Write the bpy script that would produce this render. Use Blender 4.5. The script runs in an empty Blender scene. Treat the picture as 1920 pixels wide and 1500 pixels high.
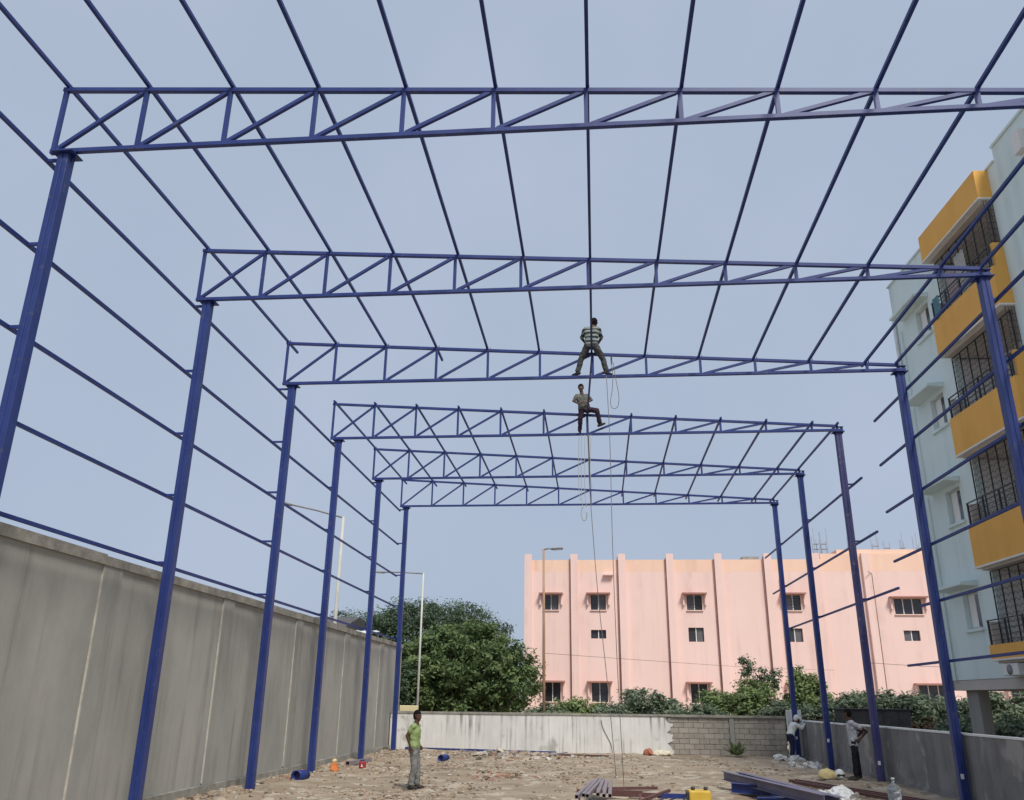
import bpy, bmesh, math, random
import numpy as np
from mathutils import Vector, Matrix, noise
random.seed(7); rng = np.random.default_rng(7)
D = bpy.data; SC = bpy.context.scene; COL = SC.collection
V = Vector

# ------------------------------------------------------------------ camera
cam_d = D.cameras.new('camera'); cam = D.objects.new('camera', cam_d); COL.objects.link(cam)
cam_d.sensor_fit = 'HORIZONTAL'; cam_d.sensor_width = 36.0; cam_d.lens = 1572.66/1920*36
cam_d.clip_start = 0.1; cam_d.clip_end = 4000
RT = (0.99588, 0.09002, 0.01115); FW = (-0.08848, 0.93710, 0.33767); UP = (0.01995, -0.33727, 0.94120)
cam.matrix_world = Matrix(((RT[0], UP[0], -FW[0], 0), (RT[1], UP[1], -FW[1], 0), (RT[2], UP[2], -FW[2], 1.95), (0, 0, 0, 1)))
SC.camera = cam

# ------------------------------------------------------------------ sky, sun, exposure
SUN_EL, SUN_AZ = math.radians(52), math.radians(152)      # azimuth from +Y (view direction) clockwise: sun behind the camera
W = D.worlds.new('World'); SC.world = W; W.use_nodes = True
wn = W.node_tree.nodes; wl = W.node_tree.links
bg = wn['Background']
sky = wn.new('ShaderNodeTexSky'); sky.sky_type = 'NISHITA'; sky.sun_disc = False
sky.sun_elevation = SUN_EL; sky.sun_rotation = SUN_AZ; sky.air_density = 1.0; sky.dust_density = 4.0; sky.ozone_density = 1.0
mul = wn.new('ShaderNodeMix'); mul.data_type = 'RGBA'; mul.blend_type = 'MULTIPLY'; mul.inputs[0].default_value = 1
mul.inputs[7].default_value = (0.55, 0.55, 0.55, 1)
hz = wn.new('ShaderNodeMix'); hz.data_type = 'RGBA'; hz.inputs[0].default_value = 0.88
tcs = wn.new('ShaderNodeTexCoord'); cn = wn.new('ShaderNodeTexNoise'); cn.inputs['Scale'].default_value = 2.4; cn.inputs['Detail'].default_value = 5
cr = wn.new('ShaderNodeValToRGB')
cr.color_ramp.elements[0].position = 0.3; cr.color_ramp.elements[0].color = (2.93, 3.54, 4.5, 1)
cr.color_ramp.elements[1].position = 0.7; cr.color_ramp.elements[1].color = (3.42, 3.94, 5.0, 1)
wl.new(tcs.outputs['Generated'], cn.inputs['Vector']); wl.new(cn.outputs['Fac'], cr.inputs['Fac'])
wl.new(sky.outputs[0], mul.inputs[6]); wl.new(mul.outputs[2], hz.inputs[6]); wl.new(cr.outputs[0], hz.inputs[7])
wl.new(hz.outputs[2], bg.inputs['Color']); bg.inputs['Strength'].default_value = 0.105
sl = D.lights.new('sun', 'SUN'); sun = D.objects.new('sun', sl); COL.objects.link(sun)
sl.energy = 2.6; sl.angle = math.radians(16); sl.color = (1.0, 0.95, 0.87)
sd = V((math.sin(SUN_AZ)*math.cos(SUN_EL), math.cos(SUN_AZ)*math.cos(SUN_EL), math.sin(SUN_EL)))
sun.rotation_euler = sd.to_track_quat('Z', 'Y').to_euler()
SC.view_settings.view_transform = 'Standard'; SC.view_settings.look = 'None'
SC.view_settings.exposure = 0.47; SC.view_settings.gamma = 1; SC.view_settings.use_curve_mapping = False
SC.render.engine = 'CYCLES'; SC.render.resolution_x = 1024; SC.render.resolution_y = 800

# ------------------------------------------------------------------ materials
def ramp(nt, a, b, p0, p1):
    r = nt.nodes.new('ShaderNodeValToRGB'); e = r.color_ramp.elements
    e[0].position = p0; e[1].position = p1; e[0].color = (*a, 1); e[1].color = (*b, 1); return r
def mk(name, c1, c2=None, scale=3.0, rough=0.8, stretch=(1, 1, 1), spec=0.3, metal=0.0, bump=0.0, bscale=30, streak=None, spots=None, alpha=None, trans=0, local=False):
    """two colours mixed by world-space noise; streak=(colour, amount, freq): narrow vertical runs; spots=(colour, scale, threshold)"""
    m = D.materials.new(name); m.use_nodes = True; nt = m.node_tree; N = nt.nodes; L = nt.links
    b = N['Principled BSDF']; b.inputs['Roughness'].default_value = rough; b.inputs['Metallic'].default_value = metal
    b.inputs['Specular IOR Level'].default_value = spec
    if trans: b.inputs['Transmission Weight'].default_value = trans
    if local:
        g = N.new('ShaderNodeTexCoord'); pos = g.outputs['Object']
    else:
        g = N.new('ShaderNodeNewGeometry'); pos = g.outputs['Position']
    mp = N.new('ShaderNodeMapping'); mp.inputs['Scale'].default_value = stretch; L.new(pos, mp.inputs['Vector'])
    n = N.new('ShaderNodeTexNoise'); n.inputs['Scale'].default_value = scale; n.inputs['Detail'].default_value = 6; n.inputs['Roughness'].default_value = 0.62
    L.new(mp.outputs[0], n.inputs['Vector'])
    r = ramp(nt, c1, c2 or c1, 0.32, 0.68); L.new(n.outputs['Fac'], r.inputs['Fac']); out = r.outputs[0]
    if streak:
        col, amt, fr = streak
        m2 = N.new('ShaderNodeMapping'); m2.inputs['Scale'].default_value = (fr, fr, fr*0.045); L.new(pos, m2.inputs['Vector'])
        n2 = N.new('ShaderNodeTexNoise'); n2.inputs['Scale'].default_value = 1; n2.inputs['Detail'].default_value = 4; L.new(m2.outputs[0], n2.inputs['Vector'])
        n3 = N.new('ShaderNodeTexNoise'); n3.inputs['Scale'].default_value = 0.8; n3.inputs['Detail'].default_value = 3; L.new(pos, n3.inputs['Vector'])
        r2 = ramp(nt, (0, 0, 0), (amt, amt, amt), 0.50, 0.72); L.new(n2.outputs['Fac'], r2.inputs['Fac'])
        r3 = ramp(nt, (0.15, 0.15, 0.15), (1, 1, 1), 0.38, 0.62); L.new(n3.outputs['Fac'], r3.inputs['Fac'])
        mm = N.new('ShaderNodeMath'); mm.operation = 'MULTIPLY'; L.new(r2.outputs[0], mm.inputs[0]); L.new(r3.outputs[0], mm.inputs[1])
        mx = N.new('ShaderNodeMix'); mx.data_type = 'RGBA'; L.new(mm.outputs[0], mx.inputs[0]); L.new(out, mx.inputs[6]); mx.inputs[7].default_value = (*col, 1); out = mx.outputs[2]
    if spots:
        col, s, th = spots
        n4 = N.new('ShaderNodeTexNoise'); n4.inputs['Scale'].default_value = s; n4.inputs['Detail'].default_value = 5; L.new(pos, n4.inputs['Vector'])
        r4 = ramp(nt, (0, 0, 0), (1, 1, 1), th, th+0.08); L.new(n4.outputs['Fac'], r4.inputs['Fac'])
        mx = N.new('ShaderNodeMix'); mx.data_type = 'RGBA'; L.new(r4.outputs[0], mx.inputs[0]); L.new(out, mx.inputs[6]); mx.inputs[7].default_value = (*col, 1); out = mx.outputs[2]
    L.new(out, b.inputs['Base Color'])
    if bump:
        nb = N.new('ShaderNodeTexNoise'); nb.inputs['Scale'].default_value = bscale; nb.inputs['Detail'].default_value = 5; L.new(pos, nb.inputs['Vector'])
        bp = N.new('ShaderNodeBump'); bp.inputs['Strength'].default_value = bump; bp.inputs['Distance'].default_value = 0.02
        L.new(nb.outputs['Fac'], bp.inputs['Height']); L.new(bp.outputs[0], b.inputs['Normal'])
    return m
M = {}
M['steel'] = mk('blue_paint', (0.015, 0.031, 0.15), (0.026, 0.048, 0.2), 2.5, 0.42, spec=0.4, stretch=(1, 1, .5), spots=((0.05, 0.062, 0.15), 7, 0.62))
M['steel2'] = mk('blue_paint_dusty', (0.04, 0.045, 0.16), (0.075, 0.075, 0.17), 5, 0.6, stretch=(1, 1, 0.3), spots=((0.14, 0.13, 0.17), 7, 0.62))
M['steeldark'] = mk('blue_paint_thin', (0.013, 0.03, 0.16), (0.022, 0.044, 0.205), 3, 0.5, spec=0.35)
M['steeldust'] = mk('dusty_mauve_blue_paint', (0.12, 0.115, 0.19), (0.2, 0.185, 0.24), 4, 0.6, stretch=(1, .3, 1))
M['redoxide'] = mk('red_oxide_primer', (0.095, 0.042, 0.04), (0.14, 0.07, 0.065), 6, 0.6)
M['primer'] = mk('grey_purple_primer', (0.2, 0.17, 0.19), (0.27, 0.23, 0.25), 6, 0.5)
M['conc'] = mk('grey_concrete', (0.31, 0.305, 0.28), (0.42, 0.408, 0.368), 0.8, 0.92, stretch=(1, 1, 0.5), bump=0.15, bscale=40, streak=((0.16, 0.155, 0.135), 0.45, 4.5), spots=((0.37, 0.35, 0.31), 0.55, 0.6))
M['conc2'] = mk('grey_concrete_smooth', (0.29, 0.285, 0.26), (0.37, 0.362, 0.33), 1.6, 0.92, stretch=(1, 1, 0.4), bump=0.15, bscale=40, streak=((0.16, 0.15, 0.125), 0.6, 4))
M['coping'] = mk('weathered_coping', (0.2, 0.195, 0.17), (0.4, 0.38, 0.33), 3, 0.95, bump=0.4, bscale=30)
M['mortar'] = mk('pale_mortar', (0.55, 0.52, 0.465), (0.36, 0.34, 0.3), 5, 0.95)
M['lime'] = mk('limewash_wall', (0.64, 0.63, 0.6), (0.8, 0.79, 0.76), 1.3, 0.95, stretch=(1, 1, 0.5), bump=0.25, bscale=18, streak=((0.12, 0.115, 0.1), 1.0, 7.0), spots=((0.46, 0.45, 0.4), 1.4, 0.62))
M['block'] = mk('hollow_block', (0.29, 0.265, 0.225), (0.41, 0.375, 0.325), 3.5, 0.97, bump=0.6, bscale=45)
M['blockb'] = mk('hollow_block_pale', (0.36, 0.33, 0.285), (0.44, 0.405, 0.35), 2.0, 0.97, bump=0.6, bscale=45)
M['joint'] = mk('block_joint', (0.29, 0.265, 0.225), (0.36, 0.33, 0.28), 6, 0.97)
M['dkplaster'] = mk('dark_grey_plaster', (0.17, 0.165, 0.16), (0.28, 0.27, 0.26), 1.0, 0.9, bump=0.3, bscale=15, streak=((0.08, 0.08, 0.08), 0.7, 2.5), spots=((0.34, 0.325, 0.3), 1.3, 0.58))  # dark grey mottled plaster with darker vertical streaks and paler blotches
M['white'] = mk('white_paint', (0.72, 0.72, 0.69), (0.8, 0.8, 0.78), 3, 0.8)
M['cream'] = mk('cream_paint', (0.72, 0.62, 0.36), (0.78, 0.68, 0.43), 3, 0.85)
M['dirt'] = mk('site_dirt', (0.235, 0.18, 0.125), (0.385, 0.315, 0.235), 0.75, 0.98, stretch=(.6, 1.6, 1), bump=1.0, bscale=7, spots=((0.44, 0.38, 0.295), 1.6, 0.55))
M['pink'] = mk('pink_plaster', (0.79, 0.575, 0.52), (0.84, 0.62, 0.565), 0.22, 0.9, stretch=(1, 1, 0.6), bump=0.15, bscale=6, streak=((0.64, 0.44, 0.39), 0.65, 1.7))
M['pinkb'] = mk('peach_plaster', (0.82, 0.55, 0.42), (0.86, 0.6, 0.47), 0.4, 0.9, streak=((0.55, 0.36, 0.28), 0.4, 1.3))
M['pinkd'] = mk('dull_red_plaster', (0.36, 0.18, 0.15), (0.45, 0.24, 0.2), 1, 0.9)
M['mint'] = mk('mint_plaster', (0.66, 0.78, 0.77), (0.71, 0.82, 0.81), 0.6, 0.85, stretch=(1, 1, 0.5), streak=((0.44, 0.56, 0.54), 0.6, 1.6))
M['yellow'] = mk('yellow_ochre_paint', (0.78, 0.42, 0.1), (0.83, 0.46, 0.12), 1.2, 0.8, streak=((0.55, 0.28, 0.06), 0.35, 2))
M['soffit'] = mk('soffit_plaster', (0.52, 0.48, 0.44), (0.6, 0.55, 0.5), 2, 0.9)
M['inner'] = mk('inner_wall', (0.78, 0.78, 0.76), (0.83, 0.83, 0.81), 1, 0.9)
M['dark'] = mk('dark_void', (0.02, 0.02, 0.025), (0.035, 0.033, 0.035), 2, 0.8)
M['glass'] = mk('window_glass', (0.025, 0.028, 0.035), (0.05, 0.05, 0.06), 0.8, 0.12, spec=0.6)
M['glass2'] = mk('curtained_glass', (0.09, 0.088, 0.1), (0.15, 0.145, 0.15), 1.5, 0.2, spec=0.6)
M['iron'] = mk('black_iron', (0.035, 0.036, 0.04), (0.06, 0.06, 0.065), 5, 0.5)
M['tank'] = mk('dark_sheet_metal', (0.07, 0.067, 0.067), (0.11, 0.1, 0.1), 3, 0.6)
M['rustpole'] = mk('rusty_pole', (0.34, 0.2, 0.12), (0.46, 0.3, 0.2), 3, 0.8, stretch=(1, 1, .4))
M['galv'] = mk('galvanised_pole', (0.5, 0.5, 0.45), (0.62, 0.61, 0.55), 3, 0.6)
M['grey'] = mk('grey_metal', (0.2, 0.2, 0.21), (0.28, 0.28, 0.29), 3, 0.5)
M['sheet'] = mk('pale_roof_sheet', (0.55, 0.62, 0.66), (0.64, 0.7, 0.73), 2, 0.5)
M['bark'] = mk('bark', (0.10, 0.075, 0.05), (0.16, 0.12, 0.085), 6, 0.95, bump=0.5)
M['leafE'] = mk('leaf_reddish', (0.14, 0.075, 0.045), (0.2, 0.11, 0.06), 2, 0.8)
M['rope'] = mk('rope', (0.16, 0.155, 0.15), (0.22, 0.21, 0.2), 8, 0.95)
M['ropepale'] = mk('pale_rope', (0.36, 0.38, 0.36), (0.45, 0.46, 0.44), 8, 0.95)
M['skin'] = mk('brown_skin', (0.075, 0.04, 0.027), (0.095, 0.052, 0.035), 9, 0.55, spec=0.35)
M['hair'] = mk('black_hair', (0.008, 0.007, 0.007), (0.016, 0.014, 0.013), 40, 0.8, spec=.05)
M['shoe'] = mk('dark_shoe', (0.03, 0.027, 0.026), (0.05, 0.045, 0.04), 12, 0.7)
def leafmat(name, a, b, sc):
    m = mk(name, a, b, sc, 0.7, spec=0.3, spots=(tuple(min(1, c*1.5+.01) for c in b), 5.0, 0.6)); nt = m.node_tree; N = nt.nodes
    out = N['Material Output']; bs = N['Principled BSDF']; tr = N.new('ShaderNodeBsdfTranslucent'); mix = N.new('ShaderNodeMixShader'); mix.inputs[0].default_value = 0.3
    src = bs.inputs['Base Color'].links[0].from_socket; nt.links.new(src, tr.inputs['Color']); nt.links.new(bs.outputs[0], mix.inputs[1]); nt.links.new(tr.outputs[0], mix.inputs[2]); nt.links.new(mix.outputs[0], out.inputs['Surface']); return m
M['leafA'] = leafmat('leaf_mid', (0.07, 0.125, 0.05), (0.175, 0.23, 0.09), 1.1)
M['leafB'] = leafmat('leaf_dark', (0.075, 0.115, 0.07), (0.12, 0.17, 0.1), 0.9)
M['leafC'] = leafmat('leaf_hedge', (0.15, 0.2, 0.125), (0.26, 0.31, 0.21), 1.5)
M['leafD'] = leafmat('leaf_bright', (0.155, 0.225, 0.08), (0.27, 0.335, 0.145), 1.3)
def cloth(name, a, b, s=9): return mk(name, a, b, s, 0.95, spec=0.08, bump=0.5, bscale=14, local=True)
M['tee'] = cloth('lime_tee', (0.22, 0.31, 0.11), (0.33, 0.41, 0.2))
M['jeans'] = cloth('grey_jeans', (0.13, 0.135, 0.13), (0.26, 0.26, 0.25), 6)
M['navy'] = cloth('black_trousers', (0.014, 0.015, 0.022), (0.028, 0.028, 0.038))
M['navy2'] = cloth('navy_trousers', (0.02, 0.025, 0.06), (0.035, 0.04, 0.09))
M['pale'] = cloth('pale_grey_shirt', (0.36, 0.37, 0.40), (0.52, 0.53, 0.56))
M['wshirt'] = cloth('white_shirt', (0.66, 0.68, 0.62), (0.8, 0.8, 0.76))
M['olive'] = cloth('olive_grey_trousers', (0.045, 0.05, 0.055), (0.10, 0.105, 0.1), 5)
M['mauve'] = cloth('mauve_trousers', (0.03, 0.02, 0.033), (0.055, 0.036, 0.05))
M['sage'] = cloth('sage_shirt', (0.085, 0.09, 0.08), (0.17, 0.175, 0.155))
M['teal'] = cloth('teal_cloth', (0.2, 0.42, 0.5), (0.28, 0.5, 0.58))
M['pinkcloth'] = cloth('pale_pink_cloth', (0.6, 0.5, 0.5), (0.7, 0.62, 0.6))
M['vest'] = mk('orange_mesh_vest', (0.5, 0.13, 0.04), (0.62, 0.22, 0.06), 6, 0.8)
M['yel'] = mk('yellow_plastic', (0.56, 0.36, 0.04), (0.66, 0.46, 0.08), 4, 0.45)
M['yel2'] = mk('faded_yellow_plastic', (0.62, 0.48, 0.2), (0.72, 0.6, 0.33), 6, 0.7)
M['red'] = mk('red_plastic', (0.3, 0.03, 0.03), (0.38, 0.045, 0.045), 4, 0.5)
M['clay'] = mk('terracotta', (0.36, 0.13, 0.08), (0.44, 0.18, 0.11), 6, 0.9)
M['sack'] = mk('cream_sack', (0.62, 0.55, 0.40), (0.76, 0.71, 0.58), 6, 0.95, bump=0.5)
M['trash'] = mk('white_plastic_sheet', (0.66, 0.66, 0.64), (0.8, 0.8, 0.78), 7, 0.5)
M['wood'] = mk('grey_wood', (0.25, 0.2, 0.15), (0.38, 0.32, 0.25), 5, 0.95, stretch=(.4, 3, 3))
M['woodp'] = mk('pale_wood', (0.5, 0.43, 0.33), (0.62, 0.55, 0.45), 5, 0.95)
M['jug'] = mk('clear_blue_plastic', (0.75, 0.85, 0.9), (0.8, 0.88, 0.92), 4, 0.12, trans=0.85, spec=0.5)
M['hiviz'] = mk('lime_plastic', (0.5, 0.62, 0.06), (0.6, 0.7, 0.1), 4, 0.5)
for k, (a, b) in dict(st1=((.36, .29, .21), (.46, .38, .29)), st2=((.24, .18, .125), (.34, .26, .185)), st3=((.29, .17, .12), (.38, .23, .165)), st4=((.32, .30, .27), (.43, .40, .36)), st5=((.12, .095, .07), (.19, .15, .11)), st6=((.46, .42, .36), (.58, .54, .47))).items():
    M[k] = mk('stone_' + k[-1], a, b, 5, 0.97)
# striped shirt: bands run round the body by height
def striped():
    m = D.materials.new('striped_shirt'); m.use_nodes = True; nt = m.node_tree; N = nt.nodes; L = nt.links
    b = N['Principled BSDF']; b.inputs['Roughness'].default_value = 0.95; b.inputs['Specular IOR Level'].default_value = 0.2
    t = N.new('ShaderNodeTexCoord'); w = N.new('ShaderNodeTexWave'); w.wave_type = 'BANDS'; w.bands_direction = 'Z'; w.inputs['Scale'].default_value = 2.6; w.inputs['Distortion'].default_value = 0.8
    L.new(t.outputs['Object'], w.inputs['Vector'])
    r = ramp(nt, (0.03, 0.04, 0.042), (0.24, 0.275, 0.25), 0.42, 0.55); L.new(w.outputs['Fac'], r.inputs['Fac']); L.new(r.outputs[0], b.inputs['Base Color']); return m
M['stripe'] = striped()

# ------------------------------------------------------------------ helpers
def tag(o, label, cat, group=None):
    o['label'] = label; o['category'] = cat
    if group: o['group'] = group
    return o
def empty(name, loc, label=None, cat=None, group=None, rz=0):
    o = D.objects.new(name, None); COL.objects.link(o); o.location = loc; o.rotation_euler = (0, 0, rz); o.empty_display_size = 0.2
    if label: tag(o, label, cat, group)
    return o
def link(name, me, mat=None, parent=None, loc=(0, 0, 0)):
    o = D.objects.new(name, me); COL.objects.link(o); o.location = loc
    if mat is not None and not me.materials:
        me.materials.append(M[mat] if isinstance(mat, str) else mat)
    if parent: o.parent = parent
    return o
class MB:
    """collects shapes; org is subtracted so that parts sit in their thing's own space"""
    def __init__(s, org=(0, 0, 0)): s.bm = bmesh.new(); s.o = V(org)
    def quadmesh(s, pts, faces, smooth=False):
        vs = [s.bm.verts.new(V(p)-s.o) for p in pts]
        for f in faces:
            try:
                fc = s.bm.faces.new([vs[i] for i in f]); fc.smooth = smooth
            except ValueError: pass
        return s
    def box(s, x0, x1, y0, y1, z0, z1):
        p = [(x0, y0, z0), (x1, y0, z0), (x1, y1, z0), (x0, y1, z0), (x0, y0, z1), (x1, y0, z1), (x1, y1, z1), (x0, y1, z1)]
        return s.quadmesh(p, [(0, 3, 2, 1), (4, 5, 6, 7), (0, 1, 5, 4), (1, 2, 6, 5), (2, 3, 7, 6), (3, 0, 4, 7)])
    def bar(s, a, b, w, h=None, up=(0, 0, 1)):
        h = h or w; a = V(a); b = V(b); d = (b-a).normalized(); u = V(up)
        if abs(d.dot(u)) > 0.98: u = V((0, 1, 0))
        sx = d.cross(u).normalized(); sy = sx.cross(d)
        p = []
        for c in (a, b):
            for i, j in ((-1, -1), (1, -1), (1, 1), (-1, 1)): p.append(c+sx*(i*w/2)+sy*(j*h/2))
        return s.quadmesh(p, [(0, 1, 2, 3), (7, 6, 5, 4), (0, 4, 5, 1), (1, 5, 6, 2), (2, 6, 7, 3), (3, 7, 4, 0)])
    def tube(s, pts, r, n=6, r1=None, cap=True):
        pts = [V(p) for p in pts]; rings = []; k = len(pts)
        for i, p in enumerate(pts):
            d = (pts[min(i+1, k-1)]-pts[max(i-1, 0)]).normalized(); u = V((0, 0, 1)) if abs(d.z) < 0.95 else V((1, 0, 0))
            sx = d.cross(u).normalized(); sy = sx.cross(d); rr = r if r1 is None else r+(r1-r)*i/(k-1)
            rings.append([s.bm.verts.new(p+sx*(rr*math.cos(2*math.pi*j/n))+sy*(rr*math.sin(2*math.pi*j/n))-s.o) for j in range(n)])
        for i in range(k-1):
            for j in range(n):
                f = s.bm.faces.new((rings[i][j], rings[i][(j+1) % n], rings[i+1][(j+1) % n], rings[i+1][j])); f.smooth = True
        if cap: s.bm.faces.new(rings[0][::-1]); s.bm.faces.new(rings[-1])
        return s
    def lathe(s, c, prof, n=20):
        c = V(c); rings = []
        for r, z in prof: rings.append([s.bm.verts.new(c+V((r*math.cos(2*math.pi*j/n), r*math.sin(2*math.pi*j/n), z))-s.o) for j in range(n)])
        for i in range(len(prof)-1):
            for j in range(n):
                f = s.bm.faces.new((rings[i][j], rings[i][(j+1) % n], rings[i+1][(j+1) % n], rings[i+1][j])); f.smooth = True
        s.bm.faces.new(rings[0][::-1]); s.bm.faces.new(rings[-1]); return s
    def cap(s, a, ra, b, rb, n=10):
        """tapered capsule"""
        a = V(a); b = V(b); d = b-a; L = d.length; d = d.normalized() if L > 1e-6 else V((0, 0, 1))
        u = V((0, 0, 1)) if abs(d.z) < 0.95 else V((1, 0, 0)); sx = d.cross(u).normalized(); sy = sx.cross(d)
        prof = [(a, ra*math.cos(t), -ra*math.sin(t)) for t in (1.35, 0.9, 0.45, 0)]+[(b, rb*math.cos(t), rb*math.sin(t)) for t in (0, 0.45, 0.9, 1.35)]
        rings = [[s.bm.verts.new(c+d*h+sx*(r*math.cos(2*math.pi*j/n))+sy*(r*math.sin(2*math.pi*j/n))-s.o) for j in range(n)] for c, r, h in prof]
        for i in range(len(rings)-1):
            for j in range(n): s.bm.faces.new((rings[i][j], rings[i][(j+1) % n], rings[i+1][(j+1) % n], rings[i+1][j]))
        s.bm.faces.new(rings[0][::-1]); s.bm.faces.new(rings[-1]); return s
    def bevel(s, w, seg=1):
        bmesh.ops.bevel(s.bm, geom=s.bm.edges[:], offset=w, segments=seg, affect='EDGES', profile=0.5); return s
    def rough(s, amp, sc=3, seed=0):
        for v in s.bm.verts:
            q = v.co*sc+V((seed, seed*1.7, 0)); v.co += V((noise.noise(q), noise.noise(q+V((9, 0, 0))), noise.noise(q+V((0, 9, 0)))))*amp
        return s
    def mesh(s, name):
        bmesh.ops.recalc_face_normals(s.bm, faces=s.bm.faces[:])
        me = D.meshes.new(name); s.bm.to_mesh(me); s.bm.free(); return me
    def build(s, name, mat, parent=None, loc=(0, 0, 0)):
        return link(name, s.mesh(name), mat, parent, loc)
def struct(o): o['kind'] = 'structure'; return o
ORD = ['first', 'second', 'third', 'fourth', 'fifth', 'sixth', 'seventh', 'eighth', 'ninth', 'tenth', 'eleventh', 'twelfth', 'thirteenth', 'fourteenth']

# ------------------------------------------------------------------ ground
def gz(x, y):
    f = 1.0 if (-8.4 < x < 8 and 5 < y < 36.8) else 0.0
    h = noise.noise(V((x*0.35, y*0.35, 0)))*0.08+noise.noise(V((x*1.4, y*1.4, 3)))*0.05+noise.noise(V((x*4, y*4, 7)))*0.026
    h += 0.16*math.exp(-(((x+2.6)/2.2)**2+((y-32.5)/1.6)**2))+0.1*math.exp(-(((x+3.5)/2.0)**2+((y-27)/3.0)**2))
    return h*f
xs = [-1500, -500, -150, -60, -25, -12, -9]+list(np.arange(-8.6, 8.31, 0.11))+[9, 12, 25, 60, 150, 500, 1500]
ys = [-300, -60, -10, 0, 5, 10, 14]+list(np.arange(16, 37.0, 0.12))+[38, 40, 50, 70, 120, 300, 900, 2500]
gv = [(x, y, gz(x, y)) for y in ys for x in xs]; nx = len(xs)
gf = [(j*nx+i, j*nx+i+1, (j+1)*nx+i+1, (j+1)*nx+i) for j in range(len(ys)-1) for i in range(nx-1)]
me = D.meshes.new('ground'); me.from_pydata(gv, [], gf); me.polygons.foreach_set('use_smooth', [True]*len(gf))
struct(link('ground', me, 'dirt'))

# ------------------------------------------------------------------ steel frame: data fitted to the photograph
FY = [5.1, 10.199, 15.264, 20.253, 25.192, 30.402, 35.175]
FDX = [0.0, -0.005, -0.001, 0.096, -0.079, -0.027, 0.016]
XL, XR, ZC = -7.874, 7.69, 9.755
TX, NB, FB, ZT, ST, ZB = -8.114, 1.3701, 1.3458, 11.005, -0.0656, 9.838
XE = 7.68
node = [TX]+[TX+FB+k*NB for k in range(11)]
def ztop(x): return ZT+ST*(x-TX)
NEAR = ['frame overhead behind the camera', 'nearest visible frame', 'second frame', 'third frame', 'fourth frame', 'fifth frame', 'farthest frame']

def column(x, i, side):
    y = FY[i]; b = (x+FDX[i], y, gz(x, y)-0.06)
    who = {0: 'out of view', 1: 'nearest', 2: 'second nearest', 3: 'third', 4: 'fourth', 5: 'fifth', 6: 'farthest'}[i]
    t = empty('steel_column', b, f'blue steel column carrying the {side} end of the {who} truss' if i else f'blue steel column on the {side} behind the viewpoint', 'column', f'{side} columns of the shed')
    H = ZC-b[2]; w = 0.088
    m = MB()  # two channels welded toe to toe: a box with a shallow seam in the front and back faces
    m.box(-w, -0.006, -w, w, 0.02, H).box(0.006, w, -w, w, 0.02, H); m.bevel(0.008)
    m.box(-0.02, 0.02, -w+0.012, w-0.012, 0.02, H)
    m.build('shaft', 'steel2' if (side == 'right' and i == 4) else 'steel', t)
    MB().box(-0.17, 0.17, -0.15, 0.15, H, H+0.018).build('cap_plate', 'steel', t)
    g = MB()
    for s_ in (-1, 1): g.quadmesh([(s_*w, -.006, H), (s_*(w+.065), -.006, H), (s_*w, -.006, H-.12), (s_*w, .006, H), (s_*(w+.065), .006, H), (s_*w, .006, H-.12)], [(0, 1, 2), (3, 5, 4), (0, 3, 4, 1), (1, 4, 5, 2), (2, 5, 3, 0)])
    g.build('gusset', 'steel', t)
    MB().box(-0.18, 0.18, -0.18, 0.18, 0.0, 0.02).build('base_plate', 'steel', t)
    return t
for i in range(7):
    column(XL, i, 'left'); column(XR, i, 'right')

def truss(i):
    y = FY[i]; org = V((XL+FDX[i], y, ZC+0.018)); dx = FDX[i]
    who = {0: 'out of view overhead', 1: 'nearest, along the top of the picture', 2: 'second from the front', 3: 'third from the front, with the striped-shirt worker on it', 4: 'fourth, with the worker in mauve trousers on it', 5: 'fifth from the front', 6: 'farthest, lowest in the picture'}[i]
    t = empty('roof_truss', org, f'blue tapering lattice roof truss, {who}', 'truss', 'roof trusses')
    P = lambda x, z: (x+dx, y, z)
    MB(org).bar(P(TX-0.04, ZB), P(XR+0.16, ZB), 0.075).bevel(.006).build('bottom_chord', 'steel', t)
    MB(org).bar(P(TX-0.05, ztop(TX-.05)), P(XE+0.03, ztop(XE+.03)), 0.075).bevel(.006).build('top_chord', 'steel', t)
    for x in node+[XE]:
        MB(org).bar(P(x, ZB+0.03), P(x, ztop(x)-0.03), 0.06).build('vertical_web', 'steel', t)
    for x in node:
        MB(org).box(x+dx+.05, x+dx+.058, y-.03, y+.03, ztop(x)+.036, ztop(x)+.09).build('purlin_cleat', 'steel', t)
    for k in range(11):
        a = V(P(node[k], ZB)); b = V(P(node[k+1], ztop(node[k+1]))); d = (b-a).normalized()
        MB(org).bar(a+d*0.07, b-d*0.06, 0.056).build('diagonal_web', 'steel', t)
    MB(org).box(XE+dx-0.02, XR+dx+.17, y-.06, y+.06, ZB+0.09, ZB+0.105).build('end_plate', 'steel', t)
    MB(org).bar(P(XR+.12, ZB+.03), P(XR+.12, ZB+.09), 0.06).build('end_stub', 'steel', t)
for i in range(7): truss(i)

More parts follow.
